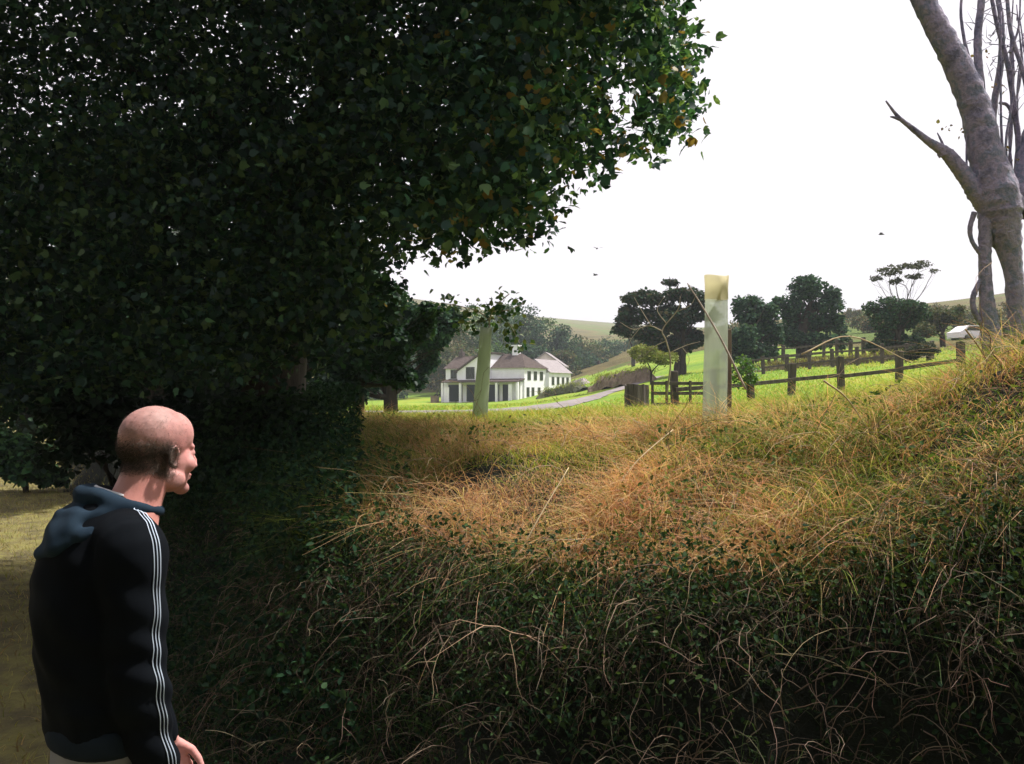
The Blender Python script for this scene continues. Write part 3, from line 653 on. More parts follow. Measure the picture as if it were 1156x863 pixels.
for k in range(70):
    a = [(1100, 60), (1128, 60), (1142, 110), (1150, 40), (1118, 60), (1135, 20), (1108, 20)][k % 7]; s = P(a[0]+rng.uniform(-4, 4), a[1]+rng.uniform(-30, 40), D+.18)
    e = s+Vector((rng.normal()*.08, rng.normal()*.05, rng.uniform(-.05, .16))); T.add([s, s.lerp(e, .5)+Vector(rng.normal(size=3)*.012), e], [.0035, .001], 4)
T.build('trunk', M_barkgrey, root)
p = np.array([tuple(P(a+rng.normal()*8, b+rng.normal()*5, D+rng.uniform(-.1, .3))) for a, b in ((1088, 145), (1070, 140), (1080, 152), (1140, 188), (1145, 180), (1130, 100), (1110, 60), (1145, 170)) for _ in range(4)])
V_, Q_, c_ = leaves(p, rng.uniform(.015, .03, len(p)), pick([(.16, .12, .07), (.2, .17, .08)], len(p))); mesh_np('dead_leaves', V_, Q_, M_leaf, root, col=c_)

# ------------------------------------------------------------------ the two tree shelters with their saplings
def shelter(label, px, top, bot, d, w_top, w_bot, mat, tip=None, stake=True, lean=0):
    a = Pg(px, d)-Vector((0, 0, .03)); root = empty('tree_shelter', a); tag(root, label, 'tree guard')
    b = P(px+lean, top, d); T = Tubes(); n = 14; sides = 24
    rings = []
    for k in range(n+1):
        t = k/n; c = a.lerp(b, t); r = (w_bot+(w_top-w_bot)*t)*d/F_PX/2*(1+.01*math.sin(t*19))
        if k == n: r *= 1.07
        rings.append([c+Vector((math.cos(q)*r*(1+.03*math.sin(3*q+t*4)), math.sin(q)*r, .006*math.sin(q*2+1)*t)) for q in np.arange(sides)/sides*2*math.pi])
    V = np.array([tuple(v) for rg in rings for v in rg]); k = np.arange(sides); k2 = (k+1) % sides
    Q = np.concatenate([np.stack([i*sides+k, i*sides+k2, (i+1)*sides+k2, (i+1)*sides+k], 1) for i in range(n)])
    o = mesh_np('tube', V, Q, mat, root)
    m = o.modifiers.new('wall', 'SOLIDIFY'); m.thickness = .002
    if tip:
        V = np.array([tuple(v+Vector((0, 0, 0))) for rg in rings[-3:] for v in rg]); ctr = np.array(b)
        V[:, :2] = ctr[:2]+(V[:, :2]-ctr[:2])*1.03
        Q = np.concatenate([np.stack([i*sides+k, i*sides+k2, (i+1)*sides+k2, (i+1)*sides+k], 1) for i in range(2)])
        o = mesh_np('collar', V, Q, tip, root); m = o.modifiers.new('wall', 'SOLIDIFY'); m.thickness = .002
    return root
def plastic(name, c1, c2, alpha, rough=.45):
    m, n, b = new_mat(name); v = objco(n, 1, 1, .12)
    n.links.new(ramp(n, noise(n, 38, 5, .6, v), [(.3, c1), (.7, c2)]), b.inputs['Base Color']); b.inputs['Roughness'].default_value = rough
    t = n.nodes.new('ShaderNodeBsdfTranslucent'); t.inputs['Color'].default_value = (*c2, 1)
    tr = n.nodes.new('ShaderNodeBsdfTransparent'); tr.inputs['Color'].default_value = (.95, .95, .94, 1)
    m1 = n.nodes.new('ShaderNodeMixShader'); m1.inputs[0].default_value = .75; m2 = n.nodes.new('ShaderNodeMixShader'); m2.inputs[0].default_value = alpha
    n.links.new(b.outputs[0], m1.inputs[1]); n.links.new(t.outputs[0], m1.inputs[2]); n.links.new(m1.outputs[0], m2.inputs[1]); n.links.new(tr.outputs[0], m2.inputs[2])
    n.links.new(m2.outputs[0], n.nodes['Material Output'].inputs['Surface'])
    bump(n, b, noise(n, 60, 4, .6, v), .4, .004); return m
M_tubeA = plastic('green_tube', (.42, .48, .38), (.68, .72, .62), .12, .6)
M_tubeB = plastic('clear_tube', (.34, .40, .33), (.60, .66, .57), .62)
M_tubeTip = plastic('yellowed_tube', (.88, .80, .55), (.95, .88, .66), .25)
rA = shelter('narrow grey-green tree guard tube in front of the white house', 541, 370, 500, 8.2, 13, 18, M_tubeA, lean=8)
rB = shelter('wide clear tree guard tube with a yellowed top rim', 806, 312, 490, 5.0, 25, 28, M_tubeB, M_tubeTip, lean=3)
bm = bmesh.new(); a = Pg(823, 5.1); b_ = P(824, 372, 5.1); b_.x = a.x+.01; box(bm, -.013, .013, -.013, .013, 0, (b_-a).length, .002)
o = obj_bm('stake', bm, noisy('stake_wood', [(.3, (.12, .09, .07)), (.7, (.26, .21, .16))], 20, .9, .4, .004, (1, 1, .2)), rB); o.location = a-Vector(rB.location)
def sapling(label, name, px, d, segs, nleaf, size, pal, bark, cat='sapling'):
    base = P(*segs[0][0][:2], d); root = empty(name, base); tag(root, label, cat); T = Tubes(); lp = []
    for s in segs:
        q = smooth_path([P(a, b, d+(e[0] if e else 0)) for a, b, r, *e in s], 5); T.add(q, [p[2]*.62*d/F_PX for p in s], 6)
        lp += [tuple(x) for x in q[len(q)//4:]]
    T.build('trunk', bark, root)
    if nleaf:
        lp = np.array(lp); lp = lp[rng.integers(0, len(lp), nleaf)]+rng.normal(size=(nleaf, 3))*np.array([.045, .05, .035])*d/6
        V_, Q_, c_ = leaves(lp, rng.uniform(*size, nleaf), pick(pal, nleaf), flat=.3, aspect=.75); mesh_np('crown', V_, Q_, M_leaf, root, col=c_)
sapling('young leafy sapling growing out of the narrow tube', 'sapling', 550, 8.2,
        [[(552, 385, 2), (553, 360, 1.8), (560, 345, 1.5), (575, 332, 1)], [(553, 362, 1.5), (540, 352, 1.2), (520, 346, .9), (498, 342, .6)], [(556, 352, 1.2), (575, 350, 1), (592, 342, .8)],
         [(553, 362, 1), (535, 364, .8), (516, 372, .6)], [(560, 356, 1), (574, 365, .8), (583, 380, .7), (588, 392, .5)]], 230, (.045, .08), [(.025, .07, .035), (.05, .10, .04), (.09, .13, .05)], M_twigpale)
sapling('bare pale twiggy sapling left of the clear tube', 'bare_sapling', 745, 7.5,
        [[(752, 450, 2), (757, 410, 1.6), (752, 385, 1.4), (748, 372, 1.2), (765, 350, 1), (768, 335, .5)], [(748, 374, 1.2), (733, 368, 1), (715, 372, .8), (700, 364, .5)], [(722, 371, .8), (712, 384, .6), (708, 396, .4)], [(765, 352, .8), (780, 344, .6), (786, 332, .4)], [(770, 392, .7), (778, 404, .5), (776, 414, .3)], [(735, 368, .9), (724, 350, .7), (716, 336, .4)],
         [(752, 385, 1), (738, 392, .8), (728, 402, .5)], [(757, 398, 1), (775, 390, .8), (790, 386, .5)], [(752, 365, .9), (742, 350, .7), (750, 335, .4)]], 0, (.02, .03), None, M_twigpale)
T = Tubes(); rt = empty('leaning_stick', P(838, 470, 4.4)); tag(rt, 'long pale stick leaning diagonally across the clear tube', 'stick')
T.add(smooth_path([P(842, 440, 4.3), P(815, 385, 4.35), P(795, 350, 4.4), P(776, 320, 4.45)], 6), [.006, .005, .003], 6); T.build('stem', M_twigpale, rt)

# ------------------------------------------------------------------ fences and gate
def fence(name, label, pts, post_w, post_h, rails, rail_h, hmul=1.0, group=None, mat=None, sub=False):
    g0 = Pg(*pts[0][:2]); root = empty(name, g0); tag(root, label, 'fence', group); W = []
    for (px, d) in pts:
        g = Pg(px, d); W.append(g); bm = bmesh.new(); hh = post_h*random.uniform(.92, 1.08); box(bm, -post_w/2, post_w/2, -post_w/2, post_w/2, -.3, hh, post_w*.1)
        for v in bm.verts:
            if v.co.z > hh*.8: v.co.x += random.uniform(-.08, .08)*post_w; v.co.z += random.uniform(-.1, .1)*post_w
        o = obj_bm('post', bm, mat or M_post, root); o.location = g-g0; o.rotation_euler = (random.uniform(-.04, .04), random.uniform(-.05, .05), random.uniform(-.3, .3))
    for a, b in zip(W[:-1], W[1:]):
        for r in rails:
            bm = bmesh.new(); L = (b-a).length; box(bm, -post_w*.1, L+post_w*.1, -.022, .022, -rail_h/2, rail_h/2, .006)
            o = obj_bm('rail', bm, mat or M_post, root); o.location = a-g0+Vector((0, -post_w*.5-.03, r+random.uniform(-.02, .02)))
            v = b-a; o.rotation_euler = v.to_track_quat('X', 'Z').to_euler()
    return root
fence('field_fence', 'dark post and rail fence crossing the near field', [(762, 19), (806, 19.5), (848, 20), (893, 20.5), (950, 20.5), (1015, 20.5), (1085, 20)], .15, .88, [.42], .09)
fence('rail_fence', 'timber rail fence along the foot of the hillside', [(838, 47), (862, 47), (888, 47), (914, 46.5), (940, 46), (968, 45), (996, 44), (1024, 43), (1052, 42)], .17, 1.0, [.35, .8], .10)
fence('paddock_fence', 'dark fence with close posts below the round tree', [(868, 58), (876, 58), (884, 58), (930, 57), (945, 56), (960, 55), (975, 54), (990, 53)], .2, 1.25, [.5, 1.0], .12)
# gate and the broad old post beside it
g = Pg(719, 18.5); root = empty('gate_post', g); tag(root, 'broad weathered wooden stump post beside the field gate', 'post')
bm = bmesh.new(); w_ = 27*18.5/F_PX/2; top = P(719, 435, 18.5).z-g.z
nseg = 22; ringN = 9; rg = []
for k in range(ringN):
    t = k/(ringN-1); rg.append([bm.verts.new((math.cos(q)*w_*(1+.07*math.sin(q*9)+random.uniform(-.03, .03))*(1.04-.04*t), math.sin(q)*w_*.9*(1+.07*math.sin(q*9)), -.3+t*(top+.3)+(random.uniform(-.03, .03) if k == ringN-1 else 0))) for q in [i/nseg*2*math.pi for i in range(nseg)]])
for a, b in zip(rg[:-1], rg[1:]):
    for i in range(nseg): bm.faces.new([a[i], a[(i+1) % nseg], b[(i+1) % nseg], b[i]])
bm.faces.new(rg[-1]); obj_bm('stump', bm, noisy('old_timber', [(.3, (.04, .03, .03)), (.5, (.10, .08, .075)), (.7, (.19, .155, .15))], 14, .95, .9, .03, (1, 1, .1)), root)
g0 = Pg(736, 18.7); root = empty('field_gate', g0); tag(root, 'low timber field gate between the broad stump and a post', 'gate')
gl_ = (Pg(795, 18.9)-g0); gl_.z = 0; L = gl_.length; zt = P(760, 433, 18.8).z-g0.z
for z in (zt, zt-.22, zt-.46):
    bm = bmesh.new(); box(bm, 0, L, -.02, .02, z-.035, z+.035, .005); o = obj_bm('bar', bm, M_post, root); o.rotation_euler.z = math.atan2(gl_.y, gl_.x)
for t in (.0, .27, .72, 1):
    bm = bmesh.new(); box(bm, L*t-.03, L*t+.03, -.045, -.021, zt-.58, zt+.06, .004); o = obj_bm('upright', bm, M_post, root); o.rotation_euler.z = math.atan2(gl_.y, gl_.x)

# brown stone-faced banks in the middle distance
def wallbank(name, label, pts, h, th, mat, pal, nl):
    root = empty(name, Pg(*pts[0])); tag(root, label, 'bank'); rp = smooth_path([tuple(Pg(*p)) for p in pts], 14); n = len(rp); m = 13; V = []
    for k, p in enumerate(rp):
        t = rp[min(k+1, n-1)]-rp[max(k-1, 0)]; t /= np.linalg.norm(t); nn_ = np.array([-t[1], t[0], 0]); e = min(1, .25+4*min(k, n-1-k)/n)
        for j in range(m):
            a = -1+2*j/(m-1); V.append(p+nn_*a*th*.6+np.array([0, 0, h*e*(1-abs(a)**3.5)*1.05-.12]))
    V = np.array(V); V += np.stack([vnoise(V*2.1, 71), vnoise(V*2.1, 72), vnoise(V*2.6, 73)], 1)*np.array([.10, .10, .16])*h+rng.normal(size=V.shape)*.035
    a, b = np.meshgrid(np.arange(n-1), np.arange(m-1), indexing='ij'); Q = np.stack([a*m+b, (a+1)*m+b, (a+1)*m+b+1, a*m+b+1], -1)
    mesh_np('face', V, Q, mat, root, smooth=False)
    k = rng.integers(0, len(V), nl*3); k = k[V[k, 2] > np.repeat(rp[:, 2], m)[k]+h*.45][:nl]; p = V[k]+rng.normal(size=(len(k), 3))*np.array([.3, .15, .05])
    V_, Q_, c_ = blades(p, rng.uniform(.15, .5, len(p)), np.zeros((len(p), 3)), rng.uniform(.03, .07, len(p)), pick(pal, len(p)), 2, .5); mesh_np('turf', V_, Q_, M_grass, root, col=c_)['kind'] = 'stuff'
    return root
YG = [(.2, .26, .04), (.3, .32, .06), (.14, .2, .035)]; BR = [(.16, .13, .06), (.09, .08, .035), (.2, .17, .07)]
wallbank('stone_bank', 'brown stone hedge bank below the dark flat-topped tree', [(664, 62), (680, 62), (700, 61), (722, 60), (738, 60)], 1.0, 1.6, M_stone, YG, 700)
wallbank('turf_bank', 'low dark bank under the green mound beside the house', [(606, 84), (625, 84), (645, 80), (662, 72)], .8, 1.2, noisy('dark_turf', [(.3, (.03, .04, .02)), (.7, (.08, .08, .03))], 1.5), YG, 500)  # turf in dark olive tones
wallbank('rubble_wall', 'pale rubble wall right of the barn', [(640, 106), (652, 104), (664, 100)], .8, 1.0, noisy('pale_rubble', [(.3, (.2, .18, .17)), (.7, (.38, .33, .33))], 2), YG, 150)
wallbank('hedge_bank', 'long brown hedge bank beyond the field fence', [(845, 50), (880, 50), (920, 49), (970, 47), (1020, 46), (1060, 45)], .42, .9, noisy('brown_bank', [(.3, (.05, .045, .025)), (.7, (.13, .10, .055))], 1.5), BR+YG[:1], 1600)

# ------------------------------------------------------------------ the white house and the barn
HC = P(592, 456, 110); HC.z = H(HC.x, HC.y)-.05; TH = R(-30)
house = empty('farmhouse', HC, TH); tag(house, 'white two-storey farmhouse with slate roof and dark ground-floor openings', 'house')
def hb(name, mat, fn, parent=house, smooth=False):
    bm = bmesh.new(); fn(bm); return obj_bm(name, bm, mat, parent, smooth)
EV, RG = 4.0, 6.0
hb('wall', M_white, lambda b: box(b, -13.2, 0, 0, 6.4, -.6, EV))
def gable(b): prism(b, [(-10.6, -.5), (-5.4, -.5), (-5.4, 5.9), (-6.4, 5.95), (-10.6, 3.6)], 'y', -.8, 4)
hb('gable', M_white, gable)
def hiproof(b):
    e = [b.verts.new(p) for p in ((-5.4, -.3, EV), (.3, -.3, EV), (.3, 6.7, EV), (-5.4, 6.7, EV))]; r = [b.verts.new(p) for p in ((-5.4, 3.2, RG), (-2.2, 3.2, RG))]
    b.faces.new((e[0], e[1], r[1], r[0])); b.faces.new((e[1], e[2], r[1])); b.faces.new((e[2], e[3], r[0], r[1])); b.faces.new((e[3], e[0], r[0])); b.faces.new(e[::-1])
def leftroof(b): prism(b, [(-.3, EV+.02), (3.2, RG-.2), (6.7, EV+.02)], 'x', -13.5, -5.45)
def gableroof(b): prism(b, [(-10.95, 3.42), (-6.4, 5.98), (-5.1, 5.95), (-5.1, 6.13), (-6.45, 6.18), (-11.0, 3.62)], 'y', -1.05, 3.2)
house.scale = (.93, .95, 1)
rf = hb('roof', M_slate, hiproof); hb('roof', M_slate, leftroof); hb('roof', M_slate, gableroof)
hb('chimney', M_white, lambda b: (box(b, -3.6, -2.7, 2.8, 3.7, RG-.8, RG+1.0), box(b, -3.7, -2.6, 2.7, 3.8, RG+1.0, RG+1.15)), rf)
hb('chimney', M_slate, lambda b: (box(b, -12.9, -12.2, 2.9, 3.5, RG-.9, RG+.5), box(b, -12.7, -12.4, 3.0, 3.3, RG+.5, RG+.9)), rf)
hb('verandah_roof', M_slate, lambda b: prism(b, [(-2.2, 2.22), (-.0, 2.62), (-.0, 2.5), (-2.2, 2.1)], 'x', -12.6, 0.1))
for x in (-12.4, -9.3, -3.3, 0): hb('verandah_post', M_white, lambda b, x=x: box(b, x-.16, x+.16, -2.1, -1.8, -.8, 2.12))
hb('verandah_wall', M_white, lambda b: box(b, -12.2, -11.3, -1.95, -1.85, -.6, 1.5)); hb('verandah_wall', M_white, lambda b: box(b, -1.45, -.9, -1.95, -1.85, -.6, 1.9))
def window(x, z, w, h, y=-.0, parent=house, side=False, mull=True):
    if side:
        f = hb('window', M_sash, lambda b: (box(b, y, y+.05, x-w/2-.08, x+w/2+.08, z-.08, z), box(b, y, y+.05, x-w/2-.08, x+w/2+.08, z+h, z+h+.08), box(b, y, y+.05, x-w/2-.08, x-w/2, z, z+h), box(b, y, y+.05, x+w/2, x+w/2+.08, z, z+h), box(b, y+.004, y+.04, x-.03, x+.03, z, z+h)), parent)
        hb('pane', M_glass, lambda b: box(b, y-.02, y+.02, x-w/2, x+w/2, z, z+h), f)
    else:
        f = hb('window', M_sash, lambda b: (box(b, x-w/2-.08, x+w/2+.08, y-.05, y, z-.08, z), box(b, x-w/2-.08, x+w/2+.08, y-.05, y, z+h, z+h+.08), box(b, x-w/2-.08, x-w/2, y-.05, y, z, z+h), box(b, x+w/2, x+w/2+.08, y-.05, y, z, z+h), box(b, x-.03, x+.03, y-.04, y-.004, z, z+h)), parent)
        hb('pane', M_glass, lambda b: box(b, x-w/2, x+w/2, y-.02, y+.02, z, z+h), f)
window(-11.8, 2.75, .9, 1.05); window(-8.4, 2.65, 1.3, 1.45, -.8)
for x, w in ((-10.9, 2.5), (-8.0, 2.0), (-4.7, 2.4), (-2.5, 1.0)):
    f = hb('doorway', M_frame, lambda b: (box(b, x-w/2-.1, x+w/2+.1, -.86, -.81, 1.85, 1.97), box(b, x-w/2-.1, x-w/2, -.86, -.81, -.4, 1.85), box(b, x+w/2, x+w/2+.1, -.86, -.81, -.4, 1.85)))
    hb('opening', M_dark, lambda b: box(b, x-w/2, x+w/2, -.84, -.79, -.4, 1.85), f)
hb('porch_wall', M_white, lambda b: box(b, -13.0, -.2, -.78, -.02, -.6, 2.2))
for v in (1.3, 3.1, 4.9): window(v, 2.5, .75, 1.0, .0, side=True)
for v in (1.0, 2.4, 4.2): window(v, .3, .6, 1.1, .0, side=True)
# the wing behind
hb('wing', M_white, lambda b: box(b, -4.5, .45, 6.4, 13.4, -.6, 3.5))
hb('wing_roof', M_tile, lambda b: prism(b, [(-4.7, 3.5), (.7, 3.5), (-2.0, 5.4)], 'y', 6.42, 13.6))
for v in (7.6, 9.2, 10.8, 12.3): window(v, 1.9, .6, .95, .45, side=True)
for v in (7.6, 10.0): window(v, .1, .6, 1.0, .45, side=True)
hb('planter', M_stone, lambda b: box(b, -13.6, -12.5, -3.2, -2.6, -.6, .35))
# barn
BC = P(617, 450, 126); BC.z = H(BC.x, BC.y)-.1
barn = empty('barn', BC, R(-10)); tag(barn, 'large pale pinkish barn with wide gable roof right of the farmhouse', 'barn')
barn.scale = (.86, .9, .95)
hb('wall', noisy('pink_render', [(.3, (.52, .44, .46)), (.7, (.66, .58, .60))], 1.5), lambda b: prism(b, [(-3.2, -1.5), (2.8, -1.5), (2.8, 3.6), (-.2, 5.5), (-3.2, 3.6)], 'y', 0, 6), barn)
def barnroof(b): prism(b, [(-3.5, 3.42), (-.2, 5.52), (3.1, 3.42), (3.1, 3.62), (-.2, 5.74), (-3.5, 3.62)], 'y', -.3, 6.3)
hb('roof', M_tile, barnroof, barn)
for v in (1.0, 2.5, 4.0): window(v, 1.4, .8, 2.0, 2.8, barn, True)
hb('plinth', M_dark, lambda b: box(b, 2.82, 3.4, .2, 5.5, -1.4, .9), barn)
# garden tub by the house
def car(label, px, d, rot, body, dz=0):
    g = Pg(px, d); root = empty('parked_car', g+Vector((0, 0, dz)), rot); tag(root, label, 'car')
    prof = [(-2.0, .35), (2.0, .35), (2.05, .75), (1.2, .92), (.6, 1.4), (-1.1, 1.42), (-1.75, .95), (-2.05, .85)]
    mb = plain('car_paint', body, .3, 0, .5)
    hb('body', mb, lambda b: prism(b, prof, 'y', -.82, .82), root)
    hb('window', M_glass, lambda b: prism(b, [(-1.5, .96), (1.05, .96), (.56, 1.33), (-1.05, 1.34)], 'y', -.83, .83), root)
    hb('windscreen', M_glass, lambda b: prism(b, [(1.2, .94), (.62, 1.37), (.66, 1.39), (1.25, .95)], 'y', -.7, .7), root)
    for x in (-1.25, 1.3):
        for y in (-.8, .8):
            T = Tubes(); T.add([(x, y-.1, .32), (x, y+.1, .32)], [.32, .32], 12); o = mesh_np('wheel', np.concatenate(T.V), np.concatenate(T.Q), plain('tyre', (.02, .02, .02), .8), None); o.parent = root
    return root
car('small red car parked at the top of the pale track', 876, 126, R(70), (.35, .03, .05))
car('pale pink-white car parked between the red and blue cars', 891, 127, R(75), (.75, .62, .68))
car('dark blue car parked behind the round tree trunk', 907, 128, R(80), (.06, .06, .2))
car('white car half hidden on the hillside beside the grey tree', 1100, 74, R(10), (.8, .78, .82), -.35)

# birds in the sky
def bird(label, px, py, d, span, rz):
    p = P(px, py, d); root = empty('flying_bird', p, rz); tag(root, label, 'bird'); mb = plain('bird_feather', (.05, .05, .055), .8)
    T = Tubes(); T.add([(0, -.16, .0), (0, -.10, .01), (0, 0, .015), (0, .09, .01), (0, .15, 0)], [.008, .03, .045, .035, .006], 8)
    o = mesh_np('body', np.concatenate(T.V), np.concatenate(T.Q), mb, None); o.parent = root
    for s in (-1, 1):
        bm = bmesh.new(); L = span/2
        top = [(0, .06, .02), (s*L*.45, .09, .10), (s*L, -.02, .04)]; bot = [(0, -.05, .02), (s*L*.45, -.04, .09), (s*L*.98, -.05, .035)]
        a = [bm.verts.new(v) for v in top]; b = [bm.verts.new(v) for v in bot]
        for i in range(2): bm.faces.new((a[i], a[i+1], b[i+1], b[i]))
        bmesh.ops.solidify(bm, geom=bm.faces[:], thickness=.008); obj_bm('wing', bm, mb, root)
bird('small bird gliding level, upper of the two near each other', 674, 281, 48, .85, R(10))
bird('small bird below the gliding one over the valley', 672, 311, 52, .6, R(55))
bird('dark bird alone high above the low tree', 995, 265, 45, .35, R(80))

# ------------------------------------------------------------------ the man
def ico(bm, c, r, rot=None, sub=3):
    M = Matrix.Translation(Vector(c)) @ (rot.to_matrix().to_4x4() if rot else Matrix()) @ Matrix.Diagonal((*r, 1))
    bmesh.ops.create_icosphere(bm, subdivisions=sub, radius=1, matrix=M)
def capsule(bm, pts, rads, sides=16, ell=None):
    pts = [Vector(p) for p in pts]; rings = []
    for i, p in enumerate(pts):
        t = (pts[min(i+1, len(pts)-1)]-pts[max(i-1, 0)]).normalized(); ref = Vector((1, 0, 0)) if abs(t.x) < .8 else Vector((0, 0, 1))
        a = t.cross(ref).normalized(); b = a.cross(t); r = rads[i]; rx, ry = r if isinstance(r, tuple) else (r, r)   # ry along ref (forward), rx sideways
        rings.append([bm.verts.new(p+a*math.cos(q)*rx-b*math.sin(q)*ry) for q in [k/sides*2*math.pi for k in range(sides)]])
    for A, B in zip(rings[:-1], rings[1:]):
        for k in range(sides): bm.faces.new([A[k], A[(k+1) % sides], B[(k+1) % sides], B[k]])
    bm.faces.new(rings[0][::-1]); bm.faces.new(rings[-1])
def dense(ctrl, n=5):
    q = smooth_path(ctrl, n); return [tuple(p[:3]) for p in q], [tuple(p[3:]) if q.shape[1] == 5 else p[3] for p in q]
def remesh(bm, voxel, smooth=6, fac=.6):
    bmesh.ops.recalc_face_normals(bm, faces=bm.faces[:]); me = bpy.data.meshes.new('tmp'); bm.to_mesh(me); bm.free()
    o = bpy.data.objects.new('tmp', me); C.objects.link(o)
    m = o.modifiers.new('r', 'REMESH'); m.mode = 'VOXEL'; m.voxel_size = voxel; m.adaptivity = 0
    if smooth: s = o.modifiers.new('s', 'SMOOTH'); s.iterations = smooth; s.factor = fac
    dg = bpy.context.evaluated_depsgraph_get(); out = bpy.data.meshes.new_from_object(o.evaluated_get(dg)); bpy.data.objects.remove(o)
    for p in out.polygons: p.use_smooth = True
    return out
FACE = R(31); PR = Vector((-.970, 2.07, -.012)); man = empty('person', PR, FACE)
tag(man, 'bald man in dark hooded jacket with white sleeve stripes, looking away along the lane', 'person')
HCn = Vector((.105, 0, 1.612)); HS = .905; hp = R(3)
HM = Matrix.Translation(HCn) @ Matrix.Rotation(R(23), 4, 'Z') @ Matrix.Rotation(hp, 4, 'Y') @ Matrix.Scale(HS, 4)
def headparts(bm):
    b2 = bmesh.new()
    ico(b2, (-.014, 0, .045), (.099, .077, .086)); ico(b2, (-.05, 0, .028), (.062, .066, .062)); ico(b2, (.032, 0, .052), (.062, .064, .066))
    ico(b2, (.040, 0, -.025), (.052, .058, .070)); ico(b2, (.03, 0, -.066), (.056, .054, .042)); ico(b2, (.073, 0, -.097), (.022, .026, .019))
    for s in (-1, 1):
        ico(b2, (.062, s*.036, -.028), (.028, .024, .026)); ico(b2, (.080, s*.020, .020), (.012, .022, .010)); ico(b2, (.105, s*.012, -.034), (.010, .008, .008))
        ico(b2, (.02, s*.050, -.070), (.034, .014, .026)); ico(b2, (.082, s*.028, .002), (.012, .013, .010))
        c = Vector((-.004, s*.079, -.004)); ring = []
        for k in range(15):
            q = R(-115+k*20); ring.append(tuple(c+Vector((-.014*math.cos(q)*1.05-.002, s*(.008+.005*math.cos(q)), .027*math.sin(q+.0)))))
        capsule(b2, ring, [.0048]*15, 8); ico(b2, tuple(c+Vector((.002, -s*.002, 0))), (.013, .006, .024)); ico(b2, tuple(c+Vector((.004, s*.002, -.023))), (.008, .005, .010))
        ico(b2, tuple(c+Vector((.012, s*.0, -.004))), (.005, .006, .008))
    capsule(b2, [(.092, 0, .016), (.101, 0, -.004), (.110, 0, -.022), (.111, 0, -.031)], [.007, .008, .0105, .009], 12)
    ico(b2, (.089, 0, -.060), (.011, .022, .0055)); ico(b2, (.087, 0, -.070), (.011, .019, .006))
    p, r = dense([(-.022, 0, -.01, .062), (-.038, 0, -.07, .063), (-.060, 0, -.13, .068), (-.085, 0, -.19, .085)]); capsule(b2, p, r, 20)
    bmesh.ops.transform(b2, matrix=HM, verts=b2.verts); me = bpy.data.meshes.new('h'); b2.to_mesh(me); b2.free(); bm.from_mesh(me)
def hand(bm, wrist, dirv, palm_n, s, k=1.0):
    """palm plus five bent tapering fingers; dirv along the hand, palm_n out of the palm, thumb on side s"""
    d = Vector(dirv).normalized(); n = Vector(palm_n).normalized(); sd_ = d.cross(n).normalized()*s; w = Vector(wrist)
    capsule(bm, [w-d*.03, w+d*.02, w+d*.06, w+d*.095], [(.020, .026), (.020, .034), (.016, .040), (.013, .038)], 14) if False else None
    for t in np.linspace(0, 1, 6):
        for u in (-1, -.33, .33, 1): ico(bm, tuple(w+d*(.005+.085*t)+sd_*u*(.018+.012*t)), (.0145, .0145, .0145), None, 2)
    for i, (u, L) in enumerate(((1, .072), (.33, .080), (-.33, .074), (-1, .058))):
        q = w+d*.088+sd_*u*.029; pts = [q]; a = 0
        for f, bend in ((.45, 14), (.3, 26), (.25, 22)):
            a += R(bend+4*i); pts.append(pts[-1]+(d*math.cos(a)+n*math.sin(a))*L*f+sd_*u*.002)
        capsule(bm, [tuple(x) for x in pts], [.0095, .0088, .008, .0065], 10); ico(bm, tuple(pts[-1]), (.0066,)*3, None, 2)
    q = w+d*.022+sd_*.024; v1 = (d*.72+sd_*.6+n*.35).normalized(); v2 = (d*.9+sd_*.2+n*.4).normalized()
    p1 = q+v1*.042; p2 = p1+v2*.03; p3 = p2+v2*.022-sd_*.004; capsule(bm, [tuple(q), tuple(p1), tuple(p2), tuple(p3)], [.015, .0115, .0100, .0075], 10); ico(bm, tuple(p3), (.0078,)*3, None, 2)
SH = {-1: [(.025, -.150, 1.40), (.035, -.175, 1.12), (.085, -.165, .88)], 1: [(.025, .150, 1.40), (.05, .19, 1.12), (.14, .15, .86)]}
bm = bmesh.new(); headparts(bm)
p, r = dense([(-.01, 0, .88, .15, .11), (0, 0, 1.0, .15, .105), (0, 0, 1.15, .14, .10), (-.005, 0, 1.3, .15, .11), (-.005, 0, 1.40, .14, .10), (.0, 0, 1.47, .10, .075)]); capsule(bm, p, r, 24)
for s in (-1, 1):
    a, b, c = [Vector(v) for v in SH[s]]
    p, r = dense([(*a, .05), (*a.lerp(b, .5), .048), (*b, .04), (*b.lerp(c, .4), .039), (*c, .026)]); capsule(bm, p, r, 14); ico(bm, tuple(a), (.055,)*3)
    hand(bm, tuple(c+Vector((.01, 0, -.02))), (.30, s*-.02, -.95), (.15, -s*1.0, 0), -1 if s > 0 else 1)
    h_, k_, f_ = Vector((-.01, s*.09, .90)), Vector((.02, s*.11, .49)), Vector((-.03, s*.12, .09))
    p, r = dense([(*h_, .088), (*h_.lerp(k_, .5), .075), (*k_, .056), (*k_.lerp(f_, .35), .055), (*f_, .038)]); capsule(bm, p, r, 16)
    capsule(bm, [(-.06, s*.12, .04), (.02, s*.125, .045), (.10, s*.13, .032), (.17, s*.135, .022)], [.032, .038, .034, .02], 12)
me = remesh(bm, .0036, 5, .5)
V = np.zeros(len(me.vertices)*3, np.float32); me.vertices.foreach_get('co', V); V = V.reshape(-1, 3)
Hi = np.array(HM.inverted()); L_ = V@Hi[:3, :3].T+Hi[:3, 3]; x, y, z = L_.T
skin = np.tile(np.array([.52, .255, .235]), (len(V), 1)); isx = z > -.16
nzz = vnoise(V*45, 51)*.5+vnoise(V*140, 52)*.5; blotch = vnoise(V*28, 53)
